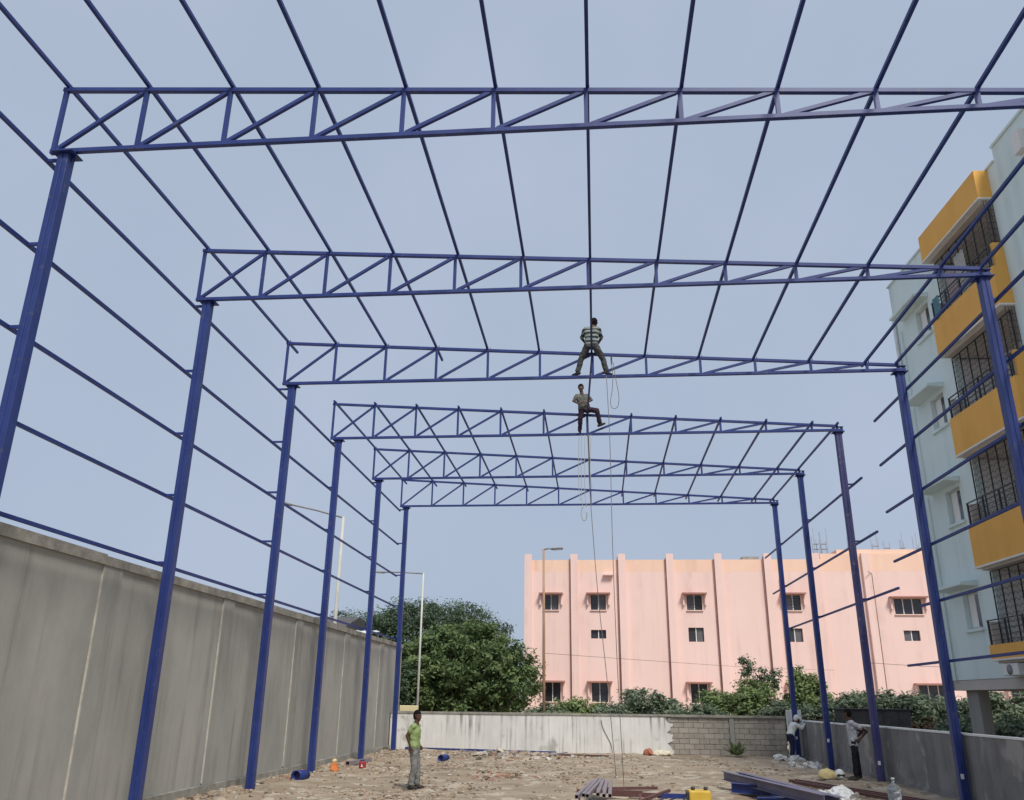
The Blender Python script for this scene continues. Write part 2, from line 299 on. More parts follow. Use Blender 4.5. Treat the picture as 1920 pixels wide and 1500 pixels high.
# purlins lie on the top chords at the panel points
pn = node+[XE]
PSZ = 0.052
def purlin(name, a, b, label, group):
    o = MB(a).bar(a, b, PSZ, PSZ+.006).build(name, 'steeldark', None, a); tag(o, label, 'purlin', group); return o
for k, x in enumerate(pn):
    z = ztop(x)+0.0375+PSZ/2+.004
    e = FY[3]+0.07+{0: 0.73, 3: 0.89, 11: 0.24}.get(k, 0.0); xo = {11: 0.0}.get(k, 0.07)
    purlin('roof_purlin', (x-0.015, 3.2, z), (x+0.075, e, z), f'blue purlin over the near three trusses, {ORD[k]} from the left' + (', at the right eave' if k == 12 else ''), 'purlins over the near trusses')
    s2 = FY[4]-0.13; e2 = FY[6]+0.95+0.15*math.sin(k*2.1)
    purlin('roof_purlin', (x-0.065, s2, z), (x+0.0, e2, z), f'thin purlin over the far three trusses, {ORD[k]} from the left' + (', at the right eave' if k == 12 else ''), 'purlins over the far trusses')
x6 = node[6]; z6 = ztop(x6)+0.068
purlin('roof_purlin', (x6+0.09, FY[3]+0.1, z6), (x6-0.06, FY[4]-0.16, z6), 'single purlin in the gap between the two workers on the trusses', 'purlins over the near trusses')

# wall girts
def girt(x, z, y0, y1, cols, xc, label, group):
    org = V((x, y0, z)); t = empty('wall_girt', org, label, 'girt', group)
    MB(org).bar((x, y0, z), (x, y1, z), 0.05, 0.056).build('rail', 'steeldark', t)
    for i in cols:
        MB(org).bar((x+(0.026 if xc > x else -0.026), FY[i]+.0, z), (xc+FDX[i]+(-0.088 if xc > x else 0.088), FY[i], z), 0.045, 0.045).build('bracket', 'steeldark', t)
for k, z in enumerate((9.68, 8.22, 6.88, 5.63, 4.33)):
    girt(-8.18, z, 3.2, FY[6]+0.25, range(7), XL, f'long blue girt outside the left columns, {ORD[k]} from the top' + (', just above the grey wall' if k == 4 else ''), 'girts along the left wall')
for k, (z, ye) in enumerate(((9.31, 22.75), (8.06, 22.78), (6.78, 22.8), (5.47, 22.75), (4.2, 21.4), (2.89, 22.8))):
    girt(7.885, z, 3.2, ye, range(4), XR, f'blue girt on the right columns in front of the apartment block, {ORD[k]} from the top', 'girts along the near right side')
for k, (z, y0, y1) in enumerate(((8.14, 24.4, 38.9), (6.44, 23.7, 37.9), (4.79, 22.7, 36.0))):
    girt(7.885, z, y0, y1, (4, 5, 6), XR, ('upper', 'middle', 'lowest')[k]+' girt across the three far right columns', 'girts along the far right side')

# ------------------------------------------------------------------ left precast wall
WX, WT = -8.46, 4.27
wl_ = empty('boundary_wall', (WX, 18, 0), 'tall grey concrete boundary wall behind the left columns', 'wall')
org = (WX, 18, 0); jy = [3.9+5.09*k for k in range(-1, 7)]
for a, y in enumerate(jy):
    y1 = min(jy[a+1] if a+1 < len(jy) else 99, 38.6)
    if y >= 38: break
    q = min(y+0.62, 38.6)
    MB(org).box(WX-0.25, WX+0.03, y+0.006, q-0.03, 0.16, WT-.16).build('pilaster', 'conc2', wl_)
    MB(org).box(WX-0.05, WX+0.024, y-0.020, y+0.003, 0.2, WT-.17).rough(.006, 3, a).build('joint_strip', 'mortar', wl_)
    if y1-q > 0.3:
        mid = (q+y1)/2+0.2
        MB(org).box(WX-0.25, WX, q, mid-.006, 0.16, WT-.16).build('wall_panel', 'conc', wl_)
        MB(org).box(WX-0.25, WX-0.003, mid+.006, y1-0.025, 0.16, WT-.16).build('wall_panel', 'conc', wl_)
    MB(org).box(WX-0.32, WX+0.05, y+.008, y1-.008, WT-0.155, WT+.01*((a*7) % 3)).rough(0.012, 2, a).build('coping_stone', 'coping', wl_)
    MB(org).box(WX-0.3, WX+0.075, y, y1-.01, -0.15, 0.155).rough(.02, 2, a).build('plinth', 'coping', wl_)

# ------------------------------------------------------------------ back wall: limewashed part and bare blockwork
BY = 36.85
bw = empty('compound_wall', (-2.5, BY, 0), 'low whitewashed wall with dark streaks at the far end of the site', 'wall')
org = (-2.5, BY, 0)
m = MB(org)  # right edge broken where the plaster has come off
zs = [i*1.42/14 for i in range(15)]; ex = [3.12+0.1*math.sin(i*1.3)+0.07*math.sin(i*2.9)-(0.12 if i > 11 else 0) for i in range(15)]
for i in range(14):
    m.quadmesh([(-8.42, BY, zs[i]-.1*(i == 0)), (ex[i], BY, zs[i]-.1*(i == 0)), (ex[i+1], BY, zs[i+1]), (-8.42, BY, zs[i+1]), (ex[i], BY+.03, zs[i]), (ex[i+1], BY+.03, zs[i+1])], [(0, 1, 2, 3), (1, 4, 5, 2)])
m.build('plaster', 'lime', bw)
MB(org).box(-8.42, 3.0, BY+0.031, BY+0.23, -0.1, 1.42).build('masonry', 'joint', bw)
for k in range(6):
    a = -8.42+k*1.93
    MB(org).box(a+.004, a+1.926, BY-0.035, BY+0.26, 1.422, 1.50+.006*math.sin(k*3)).rough(.008, 2, k).build('coping_stone', 'coping', bw)
# slender cracks are real grooves filled dark: thin raised hairlines are avoided
bk = empty('block_wall', (5.4, BY, 0), 'bare grey blockwork wall right of the whitewashed wall', 'wall')
org = (5.4, BY, 0)
MB(org).box(3.0, 7.68, BY+0.045, BY+0.2, -0.1, 1.42).build('mortar_core', 'joint', bk)
bmesh_cache = {}
for r in range(7):
    z0 = 0.0+r*0.2; x = 3.04-(0.2 if r % 2 else 0.0)
    while x < 7.66:
        a = max(x, 3.04+0.05*(r % 3)); b = min(x+0.4, 7.66)
        for (u, v) in ((a, min(b, 5.46)), (max(a, 5.66), b)):
            if v-u > 0.06:
                w = round(v-u-.012, 3)
                if w not in bmesh_cache: bmesh_cache[w] = MB().box(0, w, 0, 0.06, 0, 0.186).bevel(.006).mesh('concrete_block')
                o = D.objects.new('concrete_block', bmesh_cache[w]); COL.objects.link(o); o.parent = bk
                o.location = (u-5.4+.006, 0.016+random.uniform(-.007, .007), z0+.007); o.rotation_euler = (0, 0, random.uniform(-.01, .01))
                if not o.data.materials: o.data.materials.append(M['block'])
                if random.random() < 0.3: o.material_slots[0].link = 'OBJECT'; o.material_slots[0].material = M['blockb']
        x += 0.4
MB(org).box(5.47, 5.65, BY-0.03, BY+0.1, -0.1, 1.40).build('pilaster', 'conc2', bk)
MB(org).box(3.16, 5.55, BY-0.06, BY+0.26, 1.405, 1.50).rough(.01, 2).build('coping_stone', 'coping', bk)
MB(org).box(5.556, 7.68, BY-0.06, BY+0.26, 1.405, 1.495).rough(.01, 2, 4).build('coping_stone', 'coping', bk)
o = MB().box(-.39, .39, -.12, .12, 0, 1.72).bevel(.02).build('gate_pillar', 'cream', None, (-7.78, 37.45, 0)); tag(o, 'cream painted pillar behind the left end of the whitewashed wall', 'pillar')
o = MB().box(-.28, .28, -.08, .08, 0, 1.74).bevel(.015).build('white_pillar', 'white', None, (7.81, 35.85, 0)); tag(o, 'white painted square pillar behind the farthest right column', 'pillar')

# ------------------------------------------------------------------ right low wall
RX = 7.93
rw = empty('low_wall', (RX, 20, 0), 'low dark grey plastered wall behind the right columns', 'wall'); org = (RX, 20, 0)
for k, (a, b) in enumerate(((2, 9.5), (9.5, 17.2), (17.2, 24.1), (24.1, 29.4), (29.4, 35.7))):
    MB(org).box(RX, RX+0.2, a+.004, b-.004, -0.15, 1.36-.02*(k == 4)).build('plaster_panel', 'dkplaster', rw)
    MB(org).box(RX-0.01, RX+0.21, a+.01, b-.01, 1.362-.02*(k == 4), 1.40-.02*(k == 4)).rough(.014, 1.5, k).build('white_edging', 'white', rw)
    MB(org).box(RX-0.06, RX, a+.01, b-.01, -0.1, 0.10).rough(.02, 2, k).build('plinth', 'dkplaster', rw)

# ------------------------------------------------------------------ facade helper: sheet with window holes and reveals
def facade(m, f, u0, u1, z0, z1, holes, dep):
    """f(u, z, d) -> point, d going into the wall; holes (a, b, c, e) in u and z"""
    U = sorted({u0, u1, *[h[0] for h in holes], *[h[1] for h in holes]}); Z = sorted({z0, z1, *[h[2] for h in holes], *[h[3] for h in holes]})
    for i in range(len(U)-1):
        for j in range(len(Z)-1):
            cu, cz = (U[i]+U[i+1])/2, (Z[j]+Z[j+1])/2
            if any(h[0] < cu < h[1] and h[2] < cz < h[3] for h in holes): continue
            m.quadmesh([f(U[i], Z[j], 0), f(U[i+1], Z[j], 0), f(U[i+1], Z[j+1], 0), f(U[i], Z[j+1], 0)], [(0, 1, 2, 3)])
    for a, b, c, e in holes:
        m.quadmesh([f(a, c, 0), f(b, c, 0), f(b, e, 0), f(a, e, 0), f(a, c, dep), f(b, c, dep), f(b, e, dep), f(a, e, dep)], [(0, 1, 5, 4), (1, 2, 6, 5), (2, 3, 7, 6), (3, 0, 4, 7)])

# ------------------------------------------------------------------ pink building
PY = 65.0
pb = empty('pink_building', (12, PY, 0), 'long pink plastered building with pilasters beyond the far wall', 'building'); org = V((12, PY, 0))
wins = []
for xc in (-2.98, 0.58, 7.72, 14.9): wins.append((xc-.56, xc+.56, 8.46, 9.56, 2))
wins.append((22.1, 24.05, 8.2, 9.3, 3))
for xc, h in ((0.55, .62), (7.72, 1.0), (14.82, .95), (23.05, .72)): wins.append((xc-.56, xc+.56, 6.7-h/2, 6.7+h/2, 0))
for xc in (-2.9, 0.55, 7.68, 14.7): wins.append((xc-.58, xc+.58, 1.95, 3.25, 2))
wins += [(23.0, 25.0, 1.9, 3.3, 3), (29.2, 31.1, 8.2, 9.3, 3), (29.2, 31.0, 1.9, 3.3, 3)]
m = MB(org); facade(m, lambda u, z, d: (u, PY+d, z), -4.9, 36, 0, 11.3, [w[:4] for w in wins], 0.28)
m.quadmesh([(-4.9, PY, 0), (-4.9, PY+16, 0), (-4.9, PY+16, 11.3), (-4.9, PY, 11.3)], [(0, 1, 2, 3)])
m.quadmesh([(36, PY, 0), (36, PY+16, 0), (36, PY+16, 11.3), (36, PY, 11.3)], [(0, 1, 2, 3)])
m.quadmesh([(-4.9, PY+.3, 10.9), (36, PY+.3, 10.9), (36, PY+16, 10.9), (-4.9, PY+16, 10.9)], [(0, 1, 2, 3)])
m.build('wall', 'pink', pb)
MB(org).box(-4.9, 17.2, PY, PY+.2, 11.302, 12.2).build('parapet', 'pinkb', pb)
MB(org).box(17.2, 26.2, PY, PY+.2, 11.302, 12.62).build('parapet', 'pinkb', pb)
MB(org).box(26.2, 36, PY, PY+.2, 11.302, 12.2).build('parapet', 'pinkb', pb)
MB(org).box(18.5, 26.3, PY+.21, PY+5, 11.0, 12.95).build('stair_head', 'pinkb', pb)
for x in (-4.72, -1.2, 2.42, 6.03, 9.63, 13.28, 16.8, 20.4, 27.6, 31.4):
    MB(org).box(x-.27, x+.27, PY-0.26, PY-.002, 0, 12.62).build('pilaster', 'pink', pb)
for a, b, c, e, n in wins:
    ctr = V(((a+b)/2, PY, c)); w = MB(ctr+V((0, 0, 0)))
    w.box(a, b, PY+.2, PY+.27, c, e)
    wo = w.build('window', 'dark', pb, ctr-org)
    k = max(n, 2); g = (b-a)/k
    for q in range(k):
        MB(ctr).box(a+q*g+.05, a+(q+1)*g-.05, PY+.17, PY+.198, c+.05, e-.05).build('pane', 'glass2' if random.random() < .3 else 'glass', wo)
    for q in range(1, k):
        MB(ctr).box(a+q*g-.03, a+q*g+.03, PY+.12, PY+.199, c, e).build('mullion', 'white', wo)
    if n:
        MB(ctr).box(a-.34, b+.34, PY-.55, PY-.003, e+.04, e+.14).build('sunshade', 'pinkd', wo)
        for xx in (a-.3, b+.18): MB(ctr).box(xx, xx+.12, PY-.22, PY-.003, c+.35, e+.038).build('side_fin', 'pink', wo)
        MB(ctr).box(a-.06, b+.06, PY-.1, PY-.003, c-.07, c-.002).build('sill', 'pink', wo)
        if n == 2:
            for q in range(1, 5): MB(ctr).box(a, b, PY+.1, PY+.115, c+q*(e-c)/5-.008, c+q*(e-c)/5+.008).build('window_bar', 'iron', wo)
for x, z0, z1 in ((-1.52, 0.5, 12.3), (2.08, 0.5, 12.4), (5.7, .5, 12.3), (9.3, .5, 12.2), (12.95, .5, 12.4), (14.1, .5, 10.8)):
    MB(org).tube([(x, PY-.09, z0), (x, PY-.09, z1)], 0.042, 6).build('drain_pipe', 'pinkd', pb)
MB(org).tube([(20.75, PY-.15, .5), (20.75, PY-.15, 11.1), (20.35, PY-.6, 11.2)], 0.03, 6).build('conduit', 'grey', pb)
MB(org).box(1.0, 1.75, PY-.35, PY, 11.0, 11.12).build('roof_spout', 'pink', pb)
MB(org).box(12, 13.3, PY+3, PY+4.2, 10.9, 12.9).build('roof_tank_base', 'conc2', pb)
for x, y in ((17.4, 2), (18.0, 2), (20.2, 2.6), (23.4, 4), (24.6, 4), (25.9, 4.4), (28.8, 4.4), (22.2, 3)):
    for q in range(4):
        a = (x+(q % 2)*.32, PY+y+(q//2)*.3, 10.9)
        MB(org).tube([a, (a[0]+random.uniform(-.12, .12), a[1], 14.3+random.uniform(-.5, .7))], 0.018, 4).build('rebar', 'grey', pb)
    for q in range(3):
        MB(org).box(x-.03, x+.36, PY+y-.02, PY+y+.32, 12.9+q*.4, 12.915+q*.4).build('rebar_tie', 'grey', pb)
def cable(pts, r, label, mat='iron', name='overhead_cable'):
    P = [V(p) for p in pts]; fine = []
    for i in range(len(P)-1):
        for t in range(6):
            p0, p1, p2, p3 = P[max(i-1, 0)], P[i], P[i+1], P[min(i+2, len(P)-1)]; u = t/6
            fine.append(0.5*((2*p1)+(p2-p0)*u+(2*p0-5*p1+4*p2-p3)*u*u+(3*p1-p0-3*p2+p3)*u**3))
    fine.append(P[-1]); o = MB(P[0]).tube(fine, r, 5).build(name, mat, None, P[0]); tag(o, label, 'cable' if 'cable' in name else 'rope'); return o
cable([(-2.08, 38.6, 3.95), (3, 44, 3.9), (9, 52, 3.95), (16, 60, 4.1)], 0.008, 'thin dark cable sagging across the front of the pink building')
cable([(18, 60, 4.6), (24, 60, 4.35), (33, 60, 4.6)], 0.014, 'short cable low across the right part of the pink building')

# ------------------------------------------------------------------ apartment block on the right
AR = math.radians(3.11); AO = V((10.85, 25.0, 0)); TM = 0.4; BW = -3.7; SP = -4.1
ap = empty('apartment_block', AO, 'mint green apartment block with yellow ochre balconies on the right', 'apartment building', rz=AR)
FBB = [15.33, 12.05, 8.86, 5.60, 3.11]; FT = [16.27, 13.23, 10.04, 6.82, 3.53]
SH = [14.62, 11.47, 8.42, 5.30]
holes = [(0.92, 1.86, s-1.22, s-.18) for s in SH]
op = [(BW+.1, -0.06, FBB[k+1]+.14, FBB[k]) for k in range(4)]
m = MB(); facade(m, lambda u, z, d: (TM+d, u, z), SP, 3.55, 2.69, 16.28, holes+op, 0.22)
m.quadmesh([(TM, 3.55, 2.69), (10, 3.55, 2.69), (10, 3.55, 16.28), (TM, 3.55, 16.28)], [(0, 1, 2, 3)])
m.quadmesh([(TM, 3.55, 16.28), (10, 3.55, 16.28), (10, SP, 16.28), (TM, SP, 16.28)], [(0, 1, 2, 3)])
m.build('wall', 'mint', ap)
m = MB(); facade(m, lambda u, z, d: (TM+d, u, z), -18, SP, 2.69, 16.7, [(-7.6, -6.4, z-1.3, z-.1) for z in SH], 0.22)
m.quadmesh([(TM, SP, 16.28), (10, SP, 16.28), (10, SP, 16.7), (TM, SP, 16.7)], [(0, 1, 2, 3)])
m.quadmesh([(TM, -18, 2.69), (10, -18, 2.69), (10, -18, 16.7), (TM, -18, 16.7)], [(0, 1, 2, 3)])
m.quadmesh([(TM, -18, 16.7), (10, -18, 16.7), (10, SP, 16.7), (TM, SP, 16.7)], [(0, 1, 2, 3)])
m.quadmesh([(10, -18, 2.69), (10, 3.55, 2.69), (10, 3.55, 16.7), (10, -18, 16.7)], [(0, 1, 2, 3)])
m.build('wall', 'mint', ap)
MB().box(TM+.02, 10, -18, 3.53, 2.4, 2.685).build('first_floor_slab', 'soffit', ap)
MB().box(TM-.05, TM+.22, -18, SP, 16.705, 16.78).build('roof_coping', 'mint', ap)
MB().box(TM-.05, TM+.2, SP+.01, 3.6, 16.285, 16.34).build('roof_coping', 'mint', ap)
for k, s in enumerate(SH):
    c_ = V((TM+.2, 1.4, s-1.2)); t0 = TM+.16
    wo = MB(c_).box(t0, t0+.06, .93, 1.85, s-1.21, s-.19).build('window', 'white', ap, c_)
    MB(c_).box(t0-.03, t0-.002, .98, 1.38, s-1.16, s-.24).build('pane', 'glass', wo)
    MB(c_).box(t0-.02, t0-.003, 1.42, 1.80, s-1.16, s-.24).build('pane', 'inner', wo)
    hm = MB(c_); hm.quadmesh([(-.1, .8, s-.02), (-.1, 2.75, s-.02), (TM-.002, 2.75, s-.05), (TM-.002, .8, s-.05), (-.1, .8, s+.06), (-.1, 2.75, s+.06), (TM-.002, 2.75, s+.12), (TM-.002, .8, s+.12)], [(0, 3, 2, 1), (4, 5, 6, 7), (0, 1, 5, 4), (1, 2, 6, 5), (2, 3, 7, 6), (3, 0, 4, 7)])
    hm.build('sunshade', 'mint', wo)
    MB(c_).box(TM-.08, TM-.002, .84, 1.94, s-1.3, s-1.222).build('sill', 'mint', wo)
    c_ = V((TM+.2, -7.0, s-1.2))
    wo = MB(c_).box(t0, t0+.06, -7.59, -6.41, s-1.29, s-.11).build('window', 'white', ap, c_)
    MB(c_).box(t0-.03, t0-.002, -7.53, -7.02, s-1.25, s-.15).build('pane', 'glass', wo); MB(c_).box(t0-.03, t0-.002, -6.98, -6.47, s-1.25, s-.15).build('pane', 'glass', wo)
MB().tube([(TM-.07, 3.4, 14.9), (TM-.07, 3.4, 2.4)], .06, 8).build('down_pipe', 'white', ap)
MB().tube([(TM-.04, 3.0, 14.3), (TM-.04, 3.0, 2.6)], .018, 6).build('service_pipe', 'mint', ap)
MB().box(TM-.16, TM-.002, -5.6, -5.25, 15.65, 16.25).build('meter_box', 'white', ap)
# balcony bands, slabs, railings and grilles
for k in range(5):
    b, t = FBB[k], FT[k]
    po = MB().box(0, .12, BW, 0, b+.05, t).build('balcony_parapet', 'yellow', ap)
    MB().box(.1205, TM-.002, BW, BW+.12, b+.05, t+.72 if k else t).build('side_panel', 'yellow', po)
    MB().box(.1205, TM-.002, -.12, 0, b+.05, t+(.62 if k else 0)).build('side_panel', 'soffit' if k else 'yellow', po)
    MB().box(-.02, TM-.002, BW-.02, .02, b, b+.048).build('edge_trim', 'white', po)
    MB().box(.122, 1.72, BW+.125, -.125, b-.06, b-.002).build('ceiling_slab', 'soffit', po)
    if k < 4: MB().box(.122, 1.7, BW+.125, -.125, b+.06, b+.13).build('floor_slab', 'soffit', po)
    if k == 0: MB().box(.122, TM-.002, BW+.125, -.125, t-.08, t-.003).build('roof_slab', 'yellow', po)
for k in range(4):
    zf, zc = FBB[k+1]+.14, FBB[k]-.06; zt_ = FT[k+1]
    MB().box(1.72, 1.8, BW+.08, -.03, zf, zc).build('balcony_back_wall', 'inner', ap)
    MB().box(TM+.222, 1.72, BW+.06, BW+.1, zf, zc).build('balcony_end_wall', 'inner', ap)
    MB().box(TM+.222, 1.72, -.055, -.02, zf, zc).build('balcony_end_wall', 'inner', ap)
    do = MB().box(1.68, 1.718, -3.2, -2.25, zf, zf+2.05).build('balcony_door', 'wood', ap)
    MB().box(1.65, 1.678, -3.1, -2.35, zf+.2, zf+1.9).build('pane', 'glass', do)
    ra = MB().box(.03, .06, BW+.07, -.03, zt_+.63, zt_+.66).build('railing', 'iron', ap)
    for q in range(4): MB().box(.036, .054, BW+.08, -.04, zt_+.1+q*.14, zt_+.116+q*.14).build('rail', 'iron', ra)
    for q in range(5): MB().box(.022, .068, BW+.07+q*.88, BW+.115+q*.88, zt_+.001, zt_+.629).build('post', 'iron', ra)
    # tall grille just behind the railing: frames with zigzag rods
    gr = MB().box(.30, .325, BW+.13, -.13, zc-.05, zc-.025).build('grille', 'iron', ap)
    for q in range(8):
        s_ = -.15-q*.485; MB().box(.295, .33, s_-.009, s_+.009, zf+.02, zc-.052).build('grille_bar', 'iron', gr)
    for q in range(7):
        g = MB(); s_ = -.15-q*.485; zz = zt_+.05
        while zz < zc-.16:
            P4 = [(.312, s_-.485*f, zz+(.085 if f in (.25, .75) else 0)) for f in (.03, .25, .5, .75, .97)]
            for e in range(4): g.bar(P4[e], P4[e+1], .008)
            zz += .17
        g.build('zigzag_rods', 'iron', gr)['kind'] = 'stuff'
    g = MB()
    for q in range(4): g.box(.14+q*.08, .152+q*.08, BW+.05, BW+.062, zt_+.73, FBB[k]-.01)
    for q in range(6): g.box(.12, TM-.003, BW+.05, BW+.062, zt_+.78+q*.2, zt_+.792+q*.2)
    g.build('side_grille', 'iron', ap)['kind'] = 'stuff'
for (x, y) in ((.8, 2.75), (.8, -2.7), (.8, -7.7), (.8, -12.7), (5, 2.75), (5, -2.7), (9.4, 2.75), (9.4, -2.7), (9.4, -7.7), (5, -7.7)):
    MB().box(x-.16, x+.16, y-.36, y+.36, -.1, 2.398).bevel(.01).build('stilt_column', 'conc2', ap)
ac = MB().box(.04, .38, -1.2, -.4, 2.72, 3.03).bevel(.02).build('air_conditioner', 'white', ap)
MB().lathe((0, 0, 0), [(.01, .0), (.13, .0), (.13, .015), (.01, .015)], 16).build('fan_grille', 'grey', ac, (.035, -.8, 2.87)).rotation_euler = (0, -math.pi/2, 0)
Ra = Matrix.Translation(AO) @ Matrix.Rotation(AR, 4, 'Z')
def hung(s0, s1, z0, z1, t, mat, label):
    n = 14; pts = []
    for j in range(7):
        for i in range(n+1):
            u = i/n; pts.append(Ra @ V((t+.025*math.sin(u*19+j*.3), s0+(s1-s0)*u, z1+(z0-z1)*j/6+.02*math.sin(u*7)*(j/6))))
    o = V(pts[0]); m = MB(o).quadmesh(pts, [(j*(n+1)+i, j*(n+1)+i+1, (j+1)*(n+1)+i+1, (j+1)*(n+1)+i) for j in range(6) for i in range(n)], True)
    bmesh.ops.solidify(m.bm, geom=m.bm.faces[:], thickness=.006)
    ob = m.build('hanging_cloth', mat, None, o); tag(ob, label, 'cloth', 'washing on the top balcony'); return ob
hung(-2.0, -1.4, 13.3, 14.75, .24, 'wshirt', 'white cloth hung on the top balcony, nearest the camera')
hung(-1.3, -.75, 13.25, 14.6, .25, 'pinkcloth', 'pale pink cloth hung on the top balcony')
hung(-.62, -.24, 13.2, 13.92, -.01, 'teal', 'teal cloth over the railing of the top balcony')

# ------------------------------------------------------------------ street lamps
def lamp(x, y, top, arm, mat, label, r=.07, head=True):
    t = empty('street_lamp', (x, y, 0), label, 'street lamp', 'street lamps beyond the walls'); o = V((x, y, 0))
    MB(o).tube([(x, y, -.1), (x, y, top*.5), (x, y, top)], r, 8, r*.65).build('pole', mat, t)
    a = V((x, y, top-.03)); b = V((x+arm[0], y+arm[1], top+arm[2]))
    MB(o).tube([a, a.lerp(b, .5)+V((0, 0, .03)), b], .035, 6).build('arm', 'grey', t)
    d = (b-a).normalized(); e = b+d*.45
    m = MB(o); m.bar(b-d*.12, e, .2, .09); m.bevel(.03); m.build('lamp_head', 'grey', t)
    MB(o).bar(b+V((0, 0, -.05)), e-d*.06+V((0, 0, -.05)), .14, .025).build('lens', 'white', t)
lamp(-9.35, 31.0, 8.5, (-2.2, 0, .52), 'galv', 'pale street lamp rising behind the grey wall, arm reaching left', .085)
lamp(-7.93, 40.0, 7.66, (-2.0, 0, .04), 'galv', 'slim pale street lamp in front of the big tree, arm to the left', .06)
lamp(-2.1, 38.6, 8.55, (.45, -.1, -.02), 'rustpole', 'rusty street lamp in front of the pink building', .075)

# shed roof peeping over the left wall
sh = empty('shed', (-12.2, 39.5, 0), 'small shed with a pale sheet roof just over the grey wall', 'shed'); o_ = V((-12.2, 39.5, 0))
MB(o_).box(-14.2, -10.6, 37.6, 41.6, 0, 4.45).build('wall', 'conc2', sh)
for k in range(9):
    a = -14.5+k*.46
    MB(o_).quadmesh([(a, 37.2, 4.5), (a+.23, 37.2, 4.56), (a+.455, 37.2, 4.5), (a, 42, 5.1), (a+.23, 42, 5.16), (a+.455, 42, 5.1), (a, 37.2, 4.47), (a+.455, 37.2, 4.47), (a, 42, 5.07), (a+.455, 42, 5.07)], [(0, 1, 4, 3), (1, 2, 5, 4), (6, 8, 9, 7), (0, 6, 7, 2, 1), (3, 4, 5, 9, 8)]).build('roof_sheet', 'sheet', sh)
sh2 = empty('tiled_house', (-14.5, 47, 0), 'dark roofed house behind the grey wall, left of the pale lamp pole', 'house'); o_ = V((-14.5, 47, 0))
MB(o_).box(-24, -13.6, 44.5, 52, 0, 5.3).build('wall', 'conc2', sh2)
MB(o_).quadmesh([(-24.5, 44, 5.25), (-13.1, 44, 5.25), (-13.1, 48.2, 6.35), (-24.5, 48.2, 6.35), (-24.5, 52.5, 5.25), (-13.1, 52.5, 5.25)], [(0, 1, 2, 3), (3, 2, 5, 4), (0, 3, 4), (1, 5, 2)]).build('roof', 'tank', sh2)

# ------------------------------------------------------------------ vegetation
def leaves(blobs, ncl, nlf, size, crad, org, up=.35, inner=.12):
    B = np.array(blobs, float); vol = (B[:, 3]*B[:, 4]*B[:, 5])**(2/3); pr = vol/vol.sum()
    bi = rng.choice(len(B), ncl, p=pr); d = rng.normal(size=(ncl, 3)); d /= np.linalg.norm(d, axis=1, keepdims=True)
    rad = np.where(rng.random(ncl) < inner, rng.uniform(.35, .8, ncl), rng.uniform(.82, 1.08, ncl))
    cc = B[bi, :3]+d*rad[:, None]*B[bi, 3:6]; cs = crad*rng.uniform(.6, 1.4, ncl)
    c = np.repeat(cc, nlf, 0)+rng.normal(size=(ncl*nlf, 3))*np.repeat(cs, nlf)[:, None]*np.array([.55, .55, .38])
    dd = np.repeat(d, nlf, 0); nrm = dd*.6+np.array([0, 0, up+.35])+rng.normal(size=c.shape)*.5; nrm /= np.linalg.norm(nrm, axis=1, keepdims=True)
    keep = c[:, 2] > 0.05; c = c[keep]; nrm = nrm[keep]; n = len(c)
    t = np.cross(nrm, rng.normal(size=c.shape)); t /= np.linalg.norm(t, axis=1, keepdims=True); b = np.cross(nrm, t)
    s = size*rng.uniform(.6, 1.35, n)[:, None]; c = c-np.array(org)
    v = np.stack([c-t*s, c-b*s*.42+nrm*s*.1, c+t*s, c+b*s*.42+nrm*s*.1], 1).reshape(-1, 3)
    me = D.meshes.new('foliage'); me.vertices.add(4*n); me.vertices.foreach_set('co', v.ravel()); me.loops.add(4*n); me.loops.foreach_set('vertex_index', np.arange(4*n, dtype=np.int32))
    me.polygons.add(n); me.polygons.foreach_set('loop_start', np.arange(0, 4*n, 4, dtype=np.int32)); me.polygons.foreach_set('loop_total', np.full(n, 4, dtype=np.int32)); me.update(calc_edges=True); return me
def tree(name, loc, blobs, label, cat, mat, ncl, nlf, size, crad, trunk_r=.2, group=None, up=.35, part='crown', fork=None):
    t = empty(name, loc, label, cat, group)
    link(part, leaves(blobs, ncl, nlf, size, crad, loc, up), mat, t)
    o = V(loc); fz = fork or min(b[2] for b in blobs)*.55
    tr = MB(o); tr.tube([o+V((0, 0, -.2)), o+V((.05, .03, fz*.5)), o+V((0, 0, fz))], trunk_r, 8, trunk_r*.75)
    to = tr.build('trunk', 'bark', t)
    for b in blobs[:12]:
        e = V(b[:3]); s0 = o+V((0, 0, fz*.85)); MB(o).tube([s0, s0.lerp(e, .5)+V((random.uniform(-.2, .2), random.uniform(-.2, .2), .25)), e], trunk_r*.5, 6, trunk_r*.12).build('limb', 'bark', to)
    return t
def ell(cx, cy, cz, rx, ry, rz, n, k):
    """lumpy crown: n lobes spread over an ellipsoid"""
    out = [(cx, cy, cz, rx*.66, ry*.66, rz*.66)]
    for i in range(n):
        a = i*2.399+k; h = 1-2*(i+.5)/n; q = math.sqrt(max(0, 1-h*h)); f = random.uniform(.7, .9); s = random.uniform(.2, .34)
        out.append((cx+rx*f*q*math.cos(a), cy+ry*f*q*math.sin(a), cz+rz*f*h, rx*s, ry*s, rz*s*1.05))
    return out
tree('broad_tree', (-6.6, 46.5, 0), ell(-6.85, 46.5, 3.1, 3.75, 3.2, 2.65, 34, .3), 'big rounded leafy green tree left of the pink building', 'tree', 'leafA', 1150, 48, .125, .36, .28, 'trees beyond the back wall')
